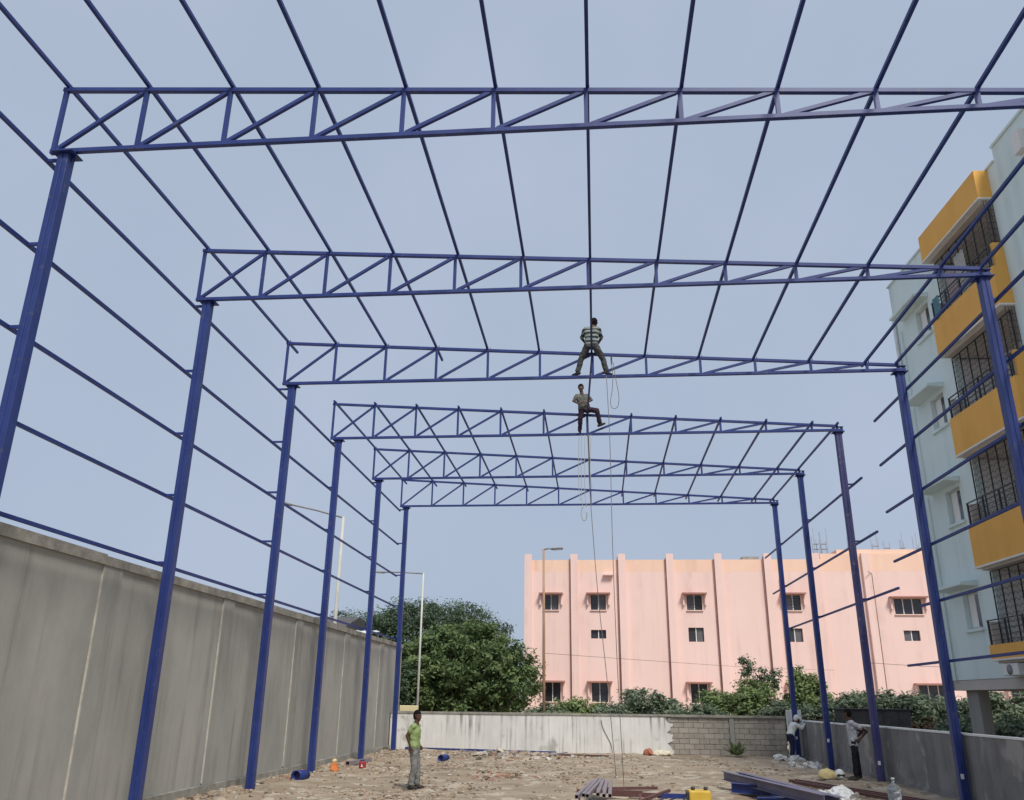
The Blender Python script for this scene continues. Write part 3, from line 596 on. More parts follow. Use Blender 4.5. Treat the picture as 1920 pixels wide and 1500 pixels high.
tree('broad_tree', (-9.6, 53.5, 0), ell(-9.7, 53.5, 5.3, 5.2, 3.6, 2.4, 34, 1.1)+ell(-14.6, 53.5, 4.9, 3.3, 2.6, 2.3, 16, 2), 'wide dark feathery tree behind the rounded leafy tree', 'tree', 'leafB', 1500, 44, .1, .42, .3, 'trees beyond the back wall', .5)
def bush(x, y, z, rx, ry, rz, label, mat, ncl=240, nlf=30, size=.095, crad=.24, name='shrub', group='shrubs behind the far wall', n=9, tr=.05):
    return tree(name, (x, y, 0), ell(x, y, z, rx, ry, rz, n, x), label, 'shrub', mat, ncl, nlf, size, crad, tr, group, .5, 'foliage')
bush(-.9, 39.6, 1.35, 1.1, .9, .75, 'small bright green shrub at the foot of the rusty lamp', 'leafD')
bush(.35, 39.8, 1.1, .9, .8, .7, 'low thin shrub right of the rusty lamp pole', 'leafC', 70)
bush(2.35, 40.2, 1.3, 2.1, 1.2, 1.22, 'grey green domed shrub below the pink wall, middle of the far wall', 'leafC', 420)
bush(3.9, 40.6, 1.1, 1.1, .9, .8, 'low shrub between the two domed shrubs', 'leafC', 90)
bush(6.45, 40.6, 1.3, 2.15, 1.3, 1.55, 'bright green domed shrub covered in creeper above the block wall', 'leafD', 800)
tree('young_tree', (7.6, 42.2, 0), [(7.5, 42, 3.3, .5, .4, .35), (8.1, 42.2, 2.8, .6, .45, .45), (7.2, 42, 3.75, .28, .25, .2), (8.4, 42.3, 3.2, .35, .35, .25)], 'scraggy young tree rising behind the bright green dome', 'tree', 'leafB', 70, 24, .085, .2, .07, 'trees beyond the back wall')
bush(9.5, 40.4, 2.2, .95, .85, 1.4, 'upright leafy shrub between the two farthest right columns', 'leafD', 300, name='shrub')
bush(8.4, 39.3, 1.4, .8, .6, .6, 'dark shrub just behind the white pillar', 'leafB', 80)
hx = [10.9, 12.4, 13.9, 15.4, 17.0, 18.6, 20.2, 21.8]
for k, x in enumerate(hx):
    bush(x, 39.6+.3*math.sin(k*2), 1.5, 1.25, .9, .95+.14*math.sin(k*1.7), f'hedge shrub beyond the low wall, {ORD[k]} from the left', 'leafC', 320, 30, .1, .24, 'hedge_shrub', 'hedge behind the low wall')
for k, x in enumerate((12.4, 14.0, 15.6, 17.2)):
    bush(x, 31.5, .95, 1.0, .7, .65, f'low shrub under the apartment block, {ORD[k]} from the left', 'leafC', 150, 26, .09, .2, 'shrub', 'shrubs under the apartment block')
for k, (x, y) in enumerate(((9.0, 37.4), (10.4, 37.6), (13.2, 37.0))):
    bush(x, y, .95, .75, .5, .5, f'reddish low plant along the low wall, {ORD[k]} from the left', 'leafE', 60, 20, .09, .16, 'shrub', 'reddish plants', 6)
bush(-10.6, 43.5, 2.2, 2.0, 1.2, 2.0, 'dark leafy shrub filling the corner behind the farthest left column', 'leafB', 240, 30, .14, .3)
for k, (x, z_, r) in enumerate(((-1.9, 1.1, 1.0), (.9, 1.05, .9), (4.7, 1.1, 1.1), (8.0, 1.25, 1.2), (9.4, 1.2, 1.1), (10.6, 1.2, 1.1))):
    bush(x, 39.0, z_, r, .7, .8, f'low grey green filler shrub along the far wall, {ORD[k]} from the left', 'leafC', 230, 30, .08, .2, 'shrub', 'low shrubs along the far wall')
# weed against the block wall
wd = empty('weed', (5.62, 36.45, 0), 'green leafy weed growing at the foot of the block wall', 'plant')
for k in range(44):
    a = k*2.399; l = random.uniform(.4, .85); th = random.uniform(.5, 1.3); d = V((math.cos(a)*math.sin(th)*.9, -abs(math.sin(a))*math.sin(th)*.7, math.cos(th)))*l
    sd_ = d.cross(V((0, 0, 1))).normalized()*.055
    MB().quadmesh([(0, 0, .02), d*.35+sd_, d*.75+sd_*.9+V((0, 0, .02)), d, d*.75-sd_*.9+V((0, 0, .02)), d*.35-sd_], [(0, 1, 5), (1, 2, 4, 5), (2, 3, 4)]).build('leaf', 'leafD' if k % 3 else 'leafC', wd)
# ------------------------------------------------------------------ metal bin behind the low wall
tk = empty('metal_skip', (10.6, 35.2, 0), 'dark sheet metal bin standing behind the low wall', 'bin'); o_ = V((10.6, 35.2, 0))
m = MB(o_); m.quadmesh([(9.55, 34.5, 0), (11.55, 34.5, 0), (11.55, 35.9, 0), (9.55, 35.9, 0), (9.4, 34.4, 1.76), (11.75, 34.4, 1.76), (11.75, 36.0, 1.76), (9.4, 36.0, 1.76)], [(0, 3, 2, 1), (0, 1, 5, 4), (1, 2, 6, 5), (2, 3, 7, 6), (3, 0, 4, 7), (4, 5, 6, 7)]); m.build('body', 'tank', tk)
MB(o_).box(9.34, 11.81, 34.34, 36.06, 1.765, 1.83).bevel(.01).build('lid', 'iron', tk)
for k in range(4): MB(o_).bar((9.75+k*.5, 34.47, .05), (9.7+k*.55, 34.38, 1.72), .05).build('rib', 'tank', tk)

# ------------------------------------------------------------------ people
def remesh(m, vox, it=4):
    bmesh.ops.recalc_face_normals(m.bm, faces=m.bm.faces[:]); me = D.meshes.new('t'); m.bm.to_mesh(me); m.bm.free()
    ob = D.objects.new('t', me); COL.objects.link(ob)
    r = ob.modifiers.new('r', 'REMESH'); r.mode = 'VOXEL'; r.voxel_size = vox; r.use_smooth_shade = True
    if it: s = ob.modifiers.new('s', 'SMOOTH'); s.factor = .5; s.iterations = it
    dg = bpy.context.evaluated_depsgraph_get(); out = D.meshes.new_from_object(ob.evaluated_get(dg)); D.objects.remove(ob); D.meshes.remove(me)
    out.polygons.foreach_set('use_smooth', [True]*len(out.polygons)); out.materials.clear(); return out
def person(loc, J, fwd, label, shirt, trousers, group=None, hs=1.0, sleeve=.75, cap_mat='hair', capbig=0, longsl=False, lat_=None, hem=.02):
    fwd = V(fwd).normalized(); lat = V(lat_).normalized() if lat_ else fwd.cross(V((0, 0, 1))).normalized()
    g = {k: V(v) for k, v in J.items() if k != 'foot'}; pel, neck, hd = g['pel'], g['neck'], g['head']
    sp = (neck-pel).normalized(); b = MB(); sh_ = MB(); tr = MB(); sos = []
    hf = V(J.get('look', fwd)).normalized(); hl = hf.cross(V((0, 0, 1))).normalized()
    chest = pel.lerp(neck, .68); waist = pel.lerp(neck, .3)
    for s in (-1, 1):
        b.cap(chest+lat*(s*.075), .105, waist+lat*(s*.055), .092).cap(waist+lat*(s*.055), .092, pel+lat*(s*.07), .105)
        sh_.cap(chest+lat*(s*.078), .125, waist+lat*(s*.06), .116).cap(waist+lat*(s*.06), .116, pel+lat*(s*.072)+sp*hem, .125)
        tr.cap(pel+lat*(s*.07)+sp*.03, .116, pel+lat*(s*.085)-sp*.05, .112)
    b.cap(neck-sp*.06, .07, hd-V((0, 0, .05)), .055)                               # neck
    b.cap(hd+V((0, 0, .03))-hf*.012, .088*hs, hd-V((0, 0, .035))+hf*.022, .07*hs)     # skull, jaw
    b.cap(hd-V((0, 0, .085))+hf*.05, .034, hd-V((0, 0, .06))+hf*.03, .05)          # chin
    b.cap(hd-V((0, 0, .0))+hf*.088, .011, hd-V((0, 0, .032))+hf*.1, .016)           # nose
    b.cap(hd+hl*.03+hf*.078+V((0, 0, .018)), .014, hd-hl*.03+hf*.078+V((0, 0, .018)), .014)  # brow
    for s in (-1, 1): b.cap(hd+hl*(s*.085)+V((0, 0, .015)), .016, hd+hl*(s*.085)-V((0, 0, .02)), .012)
    for i, s in (('L', -1), ('R', 1)):
        S = neck-sp*.055+lat*(s*.17); E, Wr = g['el'+i], g['wr'+i]; Hp = pel+lat*(s*.085)-sp*.03; K, A = g['kn'+i], g['an'+i]
        b.cap(neck-sp*.05+lat*(s*.06), .062, S, .056).cap(S, .055, E, .041).cap(E, .042, Wr, .028)
        sh_.cap(neck-sp*.055+lat*(s*.05), .08, S, .072)
        e2 = S.lerp(E, sleeve) if not longsl else E; sh_.cap(S, .072, e2, .062)
        if longsl: sh_.cap(E, .06, E.lerp(Wr, .85), .045)
        hdv = (Wr-E).normalized(); hv = V(J.get('hand'+i, hdv)).normalized(); sd2 = hv.cross(lat if abs(hv.dot(lat)) < .9 else fwd).normalized(); pn_ = sd2.cross(hv)
        for q in (-1, 1): b.cap(Wr+sd2*(q*.016), .022, Wr+hv*.075+sd2*(q*.022), .02)
        for q in range(4):
            f0 = Wr+hv*.078+sd2*(-.033+q*.022); ln = (.05, .058, .055, .044)[q]; f1 = f0+hv*ln*.6+pn_*.006; b.cap(f0, .0105, f1, .0098).cap(f1, .0098, f1+hv*ln*.45+pn_*.022, .0088)
        b.cap(Wr+hv*.02+sd2*.025, .013, Wr+hv*.05+sd2*.055, .011).cap(Wr+hv*.05+sd2*.055, .011, Wr+hv*.078+sd2*.06+pn_*.012, .0095)
        b.cap(Hp, .088, K, .056).cap(K, .056, K.lerp(A, .35), .054).cap(K.lerp(A, .35), .054, A, .038)
        tr.cap(pel+lat*(s*.07), .116, Hp, .108).cap(Hp, .106, K, .076).cap(K, .076, K.lerp(A, .9), .073)
        fd = V(J.get('foot'+i, fwd)).normalized(); b.cap(A-fd*.03-V((0, 0, .03)), .036, A+fd*.13-V((0, 0, .045)), .028)
        so = MB(); sos.append(so); so.cap(A-fd*.045-V((0, 0, .04)), .044, A+fd*.08-V((0, 0, .045)), .043).cap(A+fd*.08-V((0, 0, .045)), .043, A+fd*.16-V((0, 0, .05)), .034)
    bo = link('person', remesh(b, .0085, 3), 'skin', None, loc); tag(bo, label, 'person', group)
    m1 = MB(); m1.bm.from_mesh(remesh(sh_, .014, 5)); m1.rough(.016, 11, loc[0]).rough(.008, 26, loc[1]); o = m1.build('shirt', shirt, bo); [setattr(p, 'use_smooth', True) for p in o.data.polygons]
    m1 = MB(); m1.bm.from_mesh(remesh(tr, .014, 5)); m1.rough(.015, 10, loc[0]+3).rough(.008, 24, loc[1]); o = m1.build('trousers', trousers, bo); [setattr(p, 'use_smooth', True) for p in o.data.polygons]
    for so in sos: link('shoe', remesh(so, .01, 2), 'shoe', bo)
    h = MB(); h.cap(hd+V((0, 0, .05))-hf*.018, .094*hs+capbig, hd+V((0, 0, .02))-hf*.036, .088*hs+capbig)
    if cap_mat == 'hair': h.cap(hd-hf*.045-V((0, 0, .03)), .07, hd-hf*.03+V((0, 0, .04)), .085)
    else: h.cap(hd+V((0, 0, .055))+hf*.06, .05, hd+V((0, 0, .05))+hf*.13, .03)
    hm_ = remesh(h, .011, 1); m1 = MB(); m1.bm.from_mesh(hm_); m1.rough(.012, 30, 2); o = m1.build('hair' if cap_mat == 'hair' else 'cap', cap_mat, bo); [setattr(p, 'use_smooth', True) for p in o.data.polygons]
    for s in (-1, 1): MB(V((0, 0, 0))).cap(hd+hl*(s*.031)+hf*.079+V((0, 0, 0.002)), .011, hd+hl*(s*.031)+hf*.083+V((0, 0, .002)), .009).build('eye', 'dark', bo)
    return bo
# man in lime T-shirt, side on, looking right
z0 = gz(-4.22, 21.25)
person((-4.22, 21.25, z0+.0), dict(pel=(-.02, 0, .93), neck=(-.015, 0, 1.43), head=(.03, 0, 1.61), elR=(-.17, -.17, 1.17), wrR=(-.08, -.17, .93), elL=(-.12, .2, 1.17), wrL=(.06, .17, .96),
    knR=(.02, -.09, .5), anR=(-.05, -.1, .095), knL=(.06, .09, .5), anL=(.06, .1, .095), footR=(.9, -.45, 0), footL=(1, -.1, 0), look=(.9, -.45, 0), handR=(.4, 0, -.9)), (1, -.12, 0),
    'man in a lime green T-shirt and grey jeans standing side on', 'tee', 'jeans', sleeve=.5, hem=.02)
# man in pale shirt, hands on hips, facing left
z0 = gz(7.2, 25.7)
person((7.16, 25.75, z0+.02), dict(pel=(0, 0, .97), neck=(-.03, 0, 1.49), head=(-.09, 0, 1.67), elR=(.3, .16, 1.2), wrR=(.1, .2, 1.02), elL=(.33, -.16, 1.22), wrL=(.12, -.2, 1.02),
    knR=(.06, .1, .53), anR=(.09, .14, .095), knL=(-.04, -.08, .53), anL=(-.07, -.1, .095), footR=(-.8, -.4, 0), footL=(-1, -.1, 0), look=(-.8, .5, 0), handR=(-.8, 0, -.4), handL=(-.8, 0, -.4)), (-1, .1, 0),
    'man in a pale grey shirt and black trousers, hands on hips, by the low wall', 'pale', 'navy', sleeve=.6, hem=-.06)
# man in white shirt reaching over the wall beside the farthest right column
z0 = gz(7.3, 34.5)
person((7.36, 34.62, z0+.0), dict(pel=(0, 0, .9), neck=(.2, .1, 1.3), head=(.33, .14, 1.44), elR=(.42, -.1, 1.12), wrR=(.6, -.02, 1.32), elL=(.46, .25, 1.2), wrL=(.62, .2, 1.42),
    knR=(.05, -.09, .5), anR=(-.02, -.1, .095), knL=(.05, .1, .5), anL=(.0, .1, .095), look=(1, .2, -.2)), (1, .15, 0),
    'man in a white shirt and white cap bending over the low wall', 'wshirt', 'navy2', cap_mat='white', capbig=.012, longsl=True, lat_=(.15, -1, 0))
# worker standing astride on the third truss, seen from behind
person((.15, FY[3]-.02, ZB+.0375), dict(pel=(0, -.16, .80), neck=(.03, -.1, 1.3), head=(.09, .0, 1.47), elR=(.27, .02, 1.05), wrR=(.17, .2, .95), elL=(-.24, .02, 1.05), wrL=(-.12, .2, .95),
    knR=(.3, -.05, .42), anR=(.37, .0, .095), knL=(-.27, -.05, .42), anL=(-.36, .0, .095), footR=(.75, .5, 0), footL=(-.75, .5, 0), look=(.15, 1, -.25), handR=(-.6, .7, 0), handL=(.6, .7, 0)), (0, 1, 0),
    'worker in a dark striped shirt standing astride on the third truss', 'stripe', 'olive', sleeve=.9, hem=.02)
# worker on the fourth truss, one leg out to the right
person((-.1, FY[4]-.02, ZB+.0375), dict(pel=(.02, -.13, .76), neck=(-.04, -.12, 1.24), head=(-.07, -.14, 1.45), elR=(-.31, -.2, 1.0), wrR=(-.13, -.3, .86), elL=(.26, -.2, 1.02), wrL=(.12, -.32, .9),
    knR=(-.1, -.13, .43), anR=(-.13, .0, .095), knL=(.42, -.2, .67), anL=(.50, -.06, .27), footR=(-.2, -1, 0), footL=(.95, -.3, .3), look=(.1, -1, -.3), handR=(.8, -.4, .2), handL=(-.8, -.4, .2)), (0, -1, 0),
    'worker in sage shirt and mauve trousers straddling the fourth truss', 'sage', 'mauve', sleeve=.6)

# ------------------------------------------------------------------ ropes and tackle
cable([(.52, FY[3]-.1, 9.8), (.56, 20.15, 8.0), (.55, 20.15, 5.8), (.57, 20.2, 3.3), (.62, 20.3, 1.2), (.66, 20.5, .03)], .0085, 'thin dark rope hanging to the ground from the striped-shirt worker', 'rope', 'rope')
cable([(.03, FY[4]-.1, 9.8), (.03, 25.1, 8.6), (.08, 25.1, 7.3), (.22, 25.1, 4.9), (.44, 25.1, 2.3), (.6, 25.2, .03)], .011, 'slanting rope from the fourth truss down to the ground', 'rope', 'rope')
cable([(.64, FY[3]-.06, 10.3), (.68, 20.15, 9.9), (.66, 20.15, 9.45), (.60, 20.15, 9.1), (.66, 20.15, 8.93), (.78, 20.15, 8.98), (.82, 20.15, 9.25), (.76, 20.15, 9.7), (.70, 20.15, 10.2)], .0085, 'loop of rope hanging right of the striped-shirt worker', 'rope', 'rope')
for k, (x, zb_) in enumerate(((-.28, 7.7), (-.2, 7.45), (-.1, 7.5), (.08, 8.1))):
    cable([(x+.03, FY[4]-.12, 9.78), (x, 25.05, 9.0), (x-.01, 25.05, zb_+.5), (x+.03, 25.05, zb_)], .009, f'pale rope hanging below the mauve-trousered worker, {ORD[k]} from the left', 'ropepale', 'rope')
cable([(-.2, 25.05, 7.5), (-.22, 25.05, 7.25), (-.16, 25.05, 7.08), (-.07, 25.05, 7.15), (-.06, 25.05, 7.35)], .017, 'hooked rope end below the farthest truss, in mid air', 'ropepale', 'rope')
o = MB().box(-.02, .02, -.012, .012, -.24, .0).bevel(.005).build('hanging_spanner', 'iron', None, (.66, FY[3]-.06, 10.39)); tag(o, 'short dark tool hanging from the top chord beside the striped-shirt worker', 'tool')

# ------------------------------------------------------------------ things on the ground
def G(x, y, d=0): return (x, y, gz(x, y)+d)
def bars(name, a, b, w, h, mat, label, cat, group=None, hollow=True):
    a = V(a); b = V(b); m = MB(a)
    if hollow:  # box section with open ends
        d = (b-a).normalized(); sx = d.cross(V((0, 0, 1))).normalized(); sy = sx.cross(d); t = .006; P = []
        for c in (a, b):
            for r in (0, t):
                for i, j in ((-1, -1), (1, -1), (1, 1), (-1, 1)): P.append(c+sx*(i*(w/2-r))+sy*(j*(h/2-r)))
        F = []
        for j in range(4):
            k = (j+1) % 4; F += [(j, k, 8+k, 8+j), (4+j, 12+j, 12+k, 4+k), (j, 4+j, 4+k, k), (8+j, 8+k, 12+k, 12+j)]
        m.quadmesh(P, F)
    else: m.bar(a, b, w, h)
    o = m.build(name, mat, None, a); tag(o, label, cat, group); return o
# tubes laid on a trestle at the bottom of the picture
tr_ = empty('trestle', G(.2, 18.4), 'low steel trestle carrying grey tubes at the bottom edge', 'trestle'); o_ = V(G(.2, 18.4))
MB(o_).bar(o_+V((-.55, 0, .3)), o_+V((.75, 0, .3)), .06).build('beam', 'redoxide', tr_)
for sx_ in (-.5, .7):
    for sy_ in (-.2, .2): MB(o_).bar(o_+V((sx_, sy_, -.03)), o_+V((sx_, 0, .28)), .04).build('leg', 'redoxide', tr_)
for k, (xa, ya, xb, yb) in enumerate(((-.32, 16.6, -.02, 19.9), (-.2, 16.9, .08, 20.3), (-.13, 16.8, .16, 20.2), (.06, 17.1, .2, 20.1), (.17, 16.9, .27, 19.8), (.28, 16.9, .36, 19.9))):
    zt2 = o_.z+.33+.036
    bars('steel_tube', (xa, ya, zt2), (xb, yb, zt2), .065, .065, 'primer', f'grey purple square tube on the trestle, {ORD[k]} from the left', 'tube', 'tubes on the trestle')
bars('steel_tube', G(.3, 21.2, .06), G(1.45, 21.5, .06), .06, .06, 'redoxide', 'short red oxide tube lying behind the trestle', 'tube')
bars('steel_tube', G(.3, 19.9, .1), G(1.3, 19.75, .1), .09, .09, 'redoxide', 'red oxide tube touching the blue one beside the trestle', 'tube')
bars('steel_tube', G(1.32, 19.75, .1), G(1.98, 19.7, .1), .09, .09, 'steel', 'short blue tube end left of the yellow machine', 'tube')
bars('steel_tube', G(.6, 18.0, .1), G(1.62, 20.2, .14), .06, .06, 'redoxide', 'red oxide tube lying aslant right of the trestle', 'tube')
# yellow machine
gm = empty('welding_machine', G(2.16, 19.4), 'yellow boxy machine with two black knobs on top at the bottom edge', 'machine'); o_ = V(G(2.16, 19.4))
MB(o_).box(o_.x-.22, o_.x+.22, o_.y-.2, o_.y+.2, o_.z+.02, o_.z+.25).bevel(.03, 2).build('casing', 'yel', gm)
for s in (-.12, .14): MB(o_).lathe((o_.x+s, o_.y, o_.z+.252), [(.04, 0), (.045, .04), (.03, .06)], 12).build('knob', 'iron', gm)
MB(o_).box(o_.x-.26, o_.x-.222, o_.y-.15, o_.y+.15, o_.z+.06, o_.z+.21).build('side_vent', 'iron', gm)
cable([G(1.95, 19.3, .2), G(1.7, 19.2, .06), G(1.5, 19.6, .02), G(1.75, 20.1, .02)], .012, 'black cable curling from the yellow machine', 'iron', 'machine_cable')
# stacked blue beams on packing
def ibeam(a, b, mat, label):
    a = V(a); b = V(b); d = (b-a).normalized(); s = d.cross(V((0, 0, 1))).normalized(); u = s.cross(d); m = MB(a)
    m.bar(a+u*.09, b+u*.09, .15, .014).bar(a-u*.09, b-u*.09, .15, .014).bar(a, b, .012, .165, up=u); o = m.build('steel_beam', mat, None, a); tag(o, label, 'beam', 'blue beams on the ground'); return o
ibeam(G(3.18, 22.9, .3), G(4.15, 17.2, .3), 'steeldust', 'long dusty blue beam pointing to the lower right')
ibeam(G(3.45, 22.3, .3), G(4.42, 17.2, .3), 'steeldust', 'blue beam right beside the long dusty one')
ibeam(G(3.05, 20.9, .12), G(4.25, 20.4, .12), 'steel', 'short blue beam lying across under the long beams')
ibeam(G(3.3, 19.2, .12), G(4.6, 18.9, .12), 'steel', 'second short blue beam under the long beams')
for k, (xa, ya, xb, yb) in enumerate(((4.95, 23.9, 7.1, 18.9), (5.1, 23.9, 7.25, 19.1), (5.0, 23.4, 6.95, 18.7))):
    bars('steel_tube', G(xa, ya, .1), G(xb, yb, .1), .06, .06, 'redoxide', f'dark red tube running to the water jug, {ORD[k]} from the left', 'tube', 'red oxide tubes by the jug')
bars('packing_bar', G(5.35, 22.1, .035), G(6.3, 22.3, .035), .06, .06, 'primer', 'packing piece under the dark red tubes', 'bar', hollow=False)
# water jug
jg = empty('water_jug', G(6.24, 19.9), 'clear plastic water jug standing by the low wall', 'jug'); o_ = V(G(6.24, 19.9, -.01))
MB(o_).lathe(o_, [(.12, 0), (.135, .02), (.135, .09), (.125, .1), (.125, .12), (.135, .13), (.135, .21), (.125, .22), (.125, .24), (.135, .25), (.135, .31), (.11, .36), (.05, .40), (.03, .42), (.03, .48)], 24).build('body', 'jug', jg)
MB(o_).lathe(o_+V((0, 0, .482)), [(.036, 0), (.036, .035), (.03, .04)], 16).build('cap', 'white', jg)
# small heaps
def lump(name, loc, sx, sy, sz, mat, label, cat, seed=0, amp=.06, group=None, fold=5):
    bm = bmesh.new(); bmesh.ops.create_icosphere(bm, subdivisions=4, radius=1); m = MB(); m.bm.free(); m.bm = bm
    for v in bm.verts:
        v.co = V((v.co.x*sx, v.co.y*sy, max(v.co.z, -.25)*sz))
    m.rough(amp, fold, seed).rough(amp*.5, fold*2.2, seed+4); o = m.build(name, mat, None, loc); tag(o, label, cat, group)
    return o
lump('cement_sack', G(2.66, 36.3, .06), .45, .22, .14, 'sack', 'cream sack lying against the foot of the whitewashed wall', 'sack', 1, .05)
ct = MB().lathe((0, 0, 0), [(.1, 0), (.17, .1), (.18, .2), (.12, .3), (.14, .33)], 18).build('clay_pot', 'clay', None, G(2.0, 36.0, -.02)); tag(ct, 'red clay pot lying beside the cream sack', 'pot'); ct.rotation_euler = (.5, .9, 0)
lump('plastic_sheet', G(7.15, 34.3, .02), .55, .3, .1, 'trash', 'crumpled white sheet at the foot of the farthest right column', 'plastic sheet', 2, .2)
lump('plastic_sheet', G(6.95, 31.2, .02), .5, .35, .12, 'trash', 'crumpled white sheet nearer than the one by the pillar', 'plastic sheet', 5, .2)
lump('plastic_sheet', G(5.2, 20.3, .02), .42, .5, .2, 'trash', 'clear crumpled plastic between the beams and dark red tubes', 'plastic sheet', 8, .2)
lump('plastic_can', G(6.38, 25.9, .1), .24, .2, .2, 'yel2', 'faded yellow container lying near the man in pale shirt', 'container', 3, .03)
hb = lump('helmet', G(6.72, 25.85, .1), .13, .14, .17, 'white', 'white and black helmet beside the faded yellow container', 'helmet', 6, .008)
MB().box(-.11, .11, -.142, -.1, -.02, .05).bevel(.02).build('visor', 'iron', hb)
for k, (x, y) in enumerate(((6.95, 25.5), (7.05, 25.62))):
    lump('shoe', G(x, y, .03), .14, .055, .05, 'shoe', ('black shoe on the ground right of the helmet', 'second black shoe near the helmet')[k], 'shoe', 4+k, .01, 'loose shoes')
# orange vest, red can, blue offcuts along the left wall
lump('vest_heap', G(-7.42, 25.7, .06), .12, .12, .17, 'vest', 'orange and yellow bundle at the foot of the grey wall', 'bundle', 7, .07)
lump('yellow_bag', G(-7.46, 25.75, .25), .07, .06, .05, 'yel2', 'small yellow bag on top of the orange bundle', 'bag', 9, .02)
rc = empty('jerry_can', G(-6.92, 26.9), 'red can with a white mark beside the fifth left column', 'can'); o_ = V(G(-6.92, 26.9))
MB(o_).box(o_.x-.1, o_.x+.1, o_.y-.08, o_.y+.08, o_.z-.02, o_.z+.2).bevel(.04, 2).build('body', 'red', rc)
MB(o_).bar(o_+V((-.08, 0, .22)), o_+V((.07, 0, .235)), .03).build('handle', 'steel', rc); MB(o_).quadmesh([o_+V((-.03, -.083, .05)), o_+V((.04, -.083, .05)), o_+V((0, -.083, .14))], [(0, 1, 2)]).build('mark', 'white', rc)
for k, (x, y, r, lb) in enumerate(((-7.5, 22.9, .13, 'blue pipe offcut by the third left column'), (-5.1, 30.7, .11, 'dark round offcut standing on the dirt left of the rubble'))):
    p0 = V(G(x, y, r*.85)); o = MB(p0); n = 20; P = []
    for q, (rr, yy) in enumerate(((r, -.14), (r, .16), (r*.86, .16), (r*.86, -.14))):
        P += [p0+V((rr*math.cos(2*math.pi*j/n)+yy*.5, yy, rr*math.sin(2*math.pi*j/n))) for j in range(n)]
    o.quadmesh(P, [(a*n+j, a*n+(j+1) % n, ((a+1) % 4)*n+(j+1) % n, ((a+1) % 4)*n+j) for a in range(4) for j in range(n)], True); ob = o.build('pipe_offcut', 'steeldark', None, p0); tag(ob, lb, 'pipe')
bars('steel_tube', G(-7.55, 27.5, .07), G(-7.3, 29.3, .07), .12, .12, 'primer', 'short grey offcut lying along the grey wall', 'tube')
bars('steel_tube', G(-7.6, 36.2, .06), G(-1.5, 36.6, .06), .08, .08, 'steel', 'long blue tube lying along the foot of the whitewashed wall', 'tube')
bars('steel_tube', G(-1.9, 35.0, .05), G(.55, 33.6, .03), .06, .06, 'redoxide', 'rust coloured tube on the ground in front of the whitewashed wall', 'tube')
bars('plank', G(2.9, 34.3, .03), G(3.9, 33.6, .03), .2, .05, 'wood', 'dark grey plank in front of the block wall', 'plank', 'planks', False)
bars('plank', G(3.0, 33.2, .02), G(4.1, 33.3, .02), .12, .04, 'wood', 'narrow grey plank nearer than the dark one', 'plank', 'planks', False)
for k in range(9):
    a = random.uniform(0, 3.14); x = -2.9+random.uniform(-1.7, 1.7); y = 32.4+random.uniform(-.9, 1.0); l = random.uniform(.25, .6); d = V((math.cos(a), math.sin(a)*.5, random.uniform(-.12, .3)))*l; c = V(G(x, y, .07))
    bars('broken_plank', c-d, c+d, random.uniform(.07, .16), .035, ('woodp', 'wood', 'primer')[k % 3], ('pale', 'grey', 'purple grey')[k % 3]+' broken plank in the rubble heap before the whitewashed wall', 'plank', 'broken planks in the rubble', False)
# small climbing stem on the whitewashed wall
cable([(.75, BY-.01, 0), (.72, BY-.015, .3), (.55, BY-.012, .65), (.4, BY-.015, .95), (.33, BY-.012, 1.25)], .012, 'dry dark creeper stem on the whitewashed wall', 'bark', 'creeper_cable')['category'] = 'creeper'
lb = empty('bottle', (RX-.05, 17.35, .42), 'small lime green bottle hung on the low wall at the right edge', 'bottle'); o_ = V((RX-.05, 17.35, .42))
MB(o_).lathe(o_, [(.03, 0), (.04, .02), (.04, .1), (.02, .14), (.018, .17)], 12).build('body', 'hiviz', lb); MB(o_).lathe(o_+V((0, 0, -.1)), [(.03, 0), (.035, .06), (.03, .09)], 12).build('tag', 'white', lb)
for k, (i, z) in enumerate(((5, .85), (4, .5), (3, .55), (6, .75))):
    o = MB().box(-.035, .035, -.006, .0, -.05, .05).bevel(.003).build('paper_tag', 'white', None, (XR+FDX[i]-.03, FY[i]-.089, z)); tag(o, f'small white tag low on the {("fifth", "fourth", "third", "farthest")[k]} right column', 'tag', 'tags on the right columns')

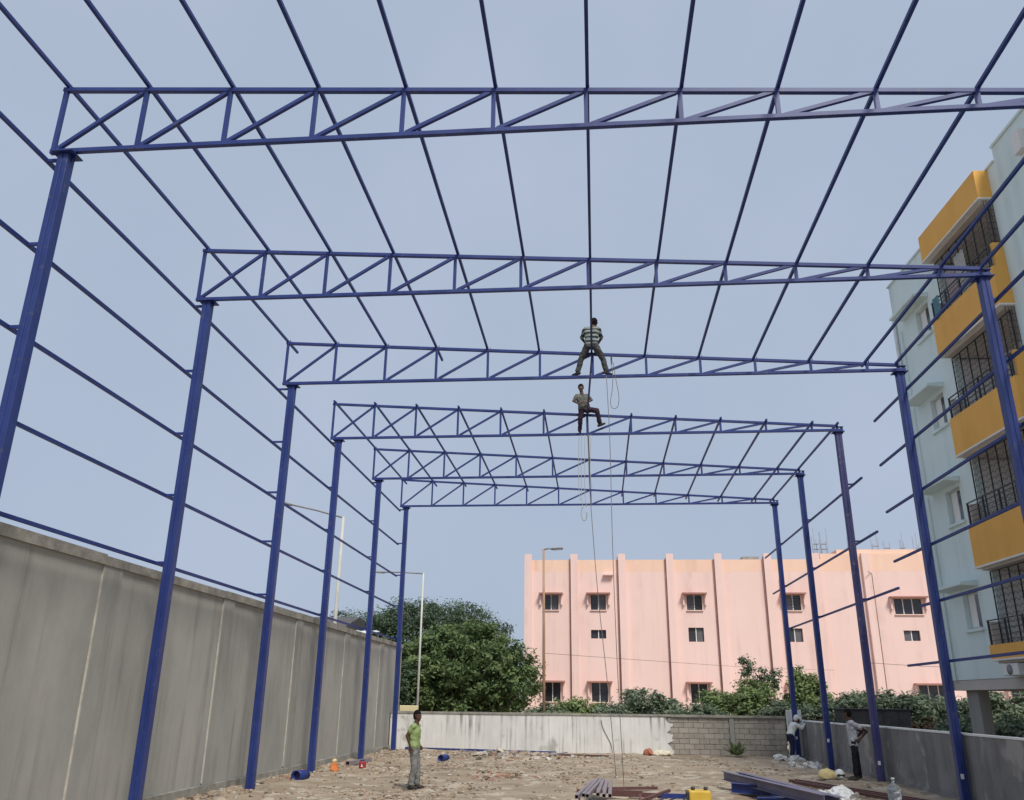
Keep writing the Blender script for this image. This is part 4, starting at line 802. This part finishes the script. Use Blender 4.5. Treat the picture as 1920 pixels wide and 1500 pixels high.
# ------------------------------------------------------------------ rubble: uncountable, one object
def rubble(n, area, smin, smax, mats, name, label, seed):
    r = random.Random(seed); bm = bmesh.new()
    for k in range(n):
        x, y = area(r); s = smin+(smax-smin)*r.random()**3; z = gz(x, y); q = [(-1, -1, -.6), (1, -1, -.6), (1, 1, -.6), (-1, 1, -.6), (-1, -1, .6), (1, -1, .6), (1, 1, .6), (-1, 1, .6)]
        rot = Matrix.Rotation(r.random()*6.3, 3, 'Z') @ Matrix.Rotation(r.uniform(-.5, .5), 3, 'X'); sc = V((s*r.uniform(.6, 1.5), s*r.uniform(.5, 1), s*r.uniform(.4, .9)))
        vs = []
        for p in q:
            v = V([c*r.uniform(.45, 1.0) for c in p]); vs.append(bm.verts.new(rot @ V((v.x*sc.x, v.y*sc.y, v.z*sc.z))+V((x, y, z+s*.15))))
        mi = r.choices(range(len(mats)), [m_[1] for m_ in mats])[0]
        for f in [(0, 3, 2, 1), (4, 5, 6, 7), (0, 1, 5, 4), (1, 2, 6, 5), (2, 3, 7, 6), (3, 0, 4, 7)]: bm.faces.new([vs[i] for i in f]).material_index = mi
    me = D.meshes.new(name); bm.to_mesh(me); bm.free()
    for m_ in mats: me.materials.append(M[m_[0]])
    o = link(name, me); o['kind'] = 'stuff'; tag(o, label, 'rubble'); return o
MT = [('st1', 3), ('st2', 4), ('st3', .8), ('st4', 1.2), ('st5', 1.6), ('st6', .55)]
rc_ = random.Random(11); CL = []
for k in range(230):
    x = rc_.gauss(-4.2, 2.4) if rc_.random() < .66 else rc_.uniform(-7.5, 7.2)
    if -8.2 < x < 7.5: CL.append((x, 16.5+19*rc_.random(), rc_.uniform(.1, .75)))
def site(r):
    if r.random() < .16: return r.uniform(-8.2, 7.7), 16+20*r.random()
    c = CL[int(r.random()**1.4*len(CL))]; return max(-8.35, min(7.8, r.gauss(c[0], c[2]))), min(36.1, r.gauss(c[1], c[2]*1.3))
rubble(9000, site, .008, .062, MT, 'loose_stones', 'loose stones and brick bits scattered over the dirt', 3)
def heap(r): return r.gauss(-2.8, 1.2), min(r.gauss(32.6, .8), 35.9)
rubble(900, heap, .02, .15, [('st1', 2), ('st4', 2), ('st6', 1), ('st3', .6), ('st5', 1.4)], 'rubble_heap', 'heap of broken concrete before the whitewashed wall', 5)
def edge(r): return -8.3+abs(r.gauss(0, .4)), r.uniform(15, 36)
rubble(700, edge, .015, .09, MT, 'wall_foot_rubble', 'line of stones along the foot of the grey wall', 6)
def heap2(r): return r.gauss(-2.55, .35), r.gauss(24.2, .45)
rubble(160, heap2, .03, .1, [('st3', 3), ('st1', 1), ('st6', .8), ('st5', 1)], 'brick_rubble', 'small heap of red brick bits in the middle of the dirt', 8)
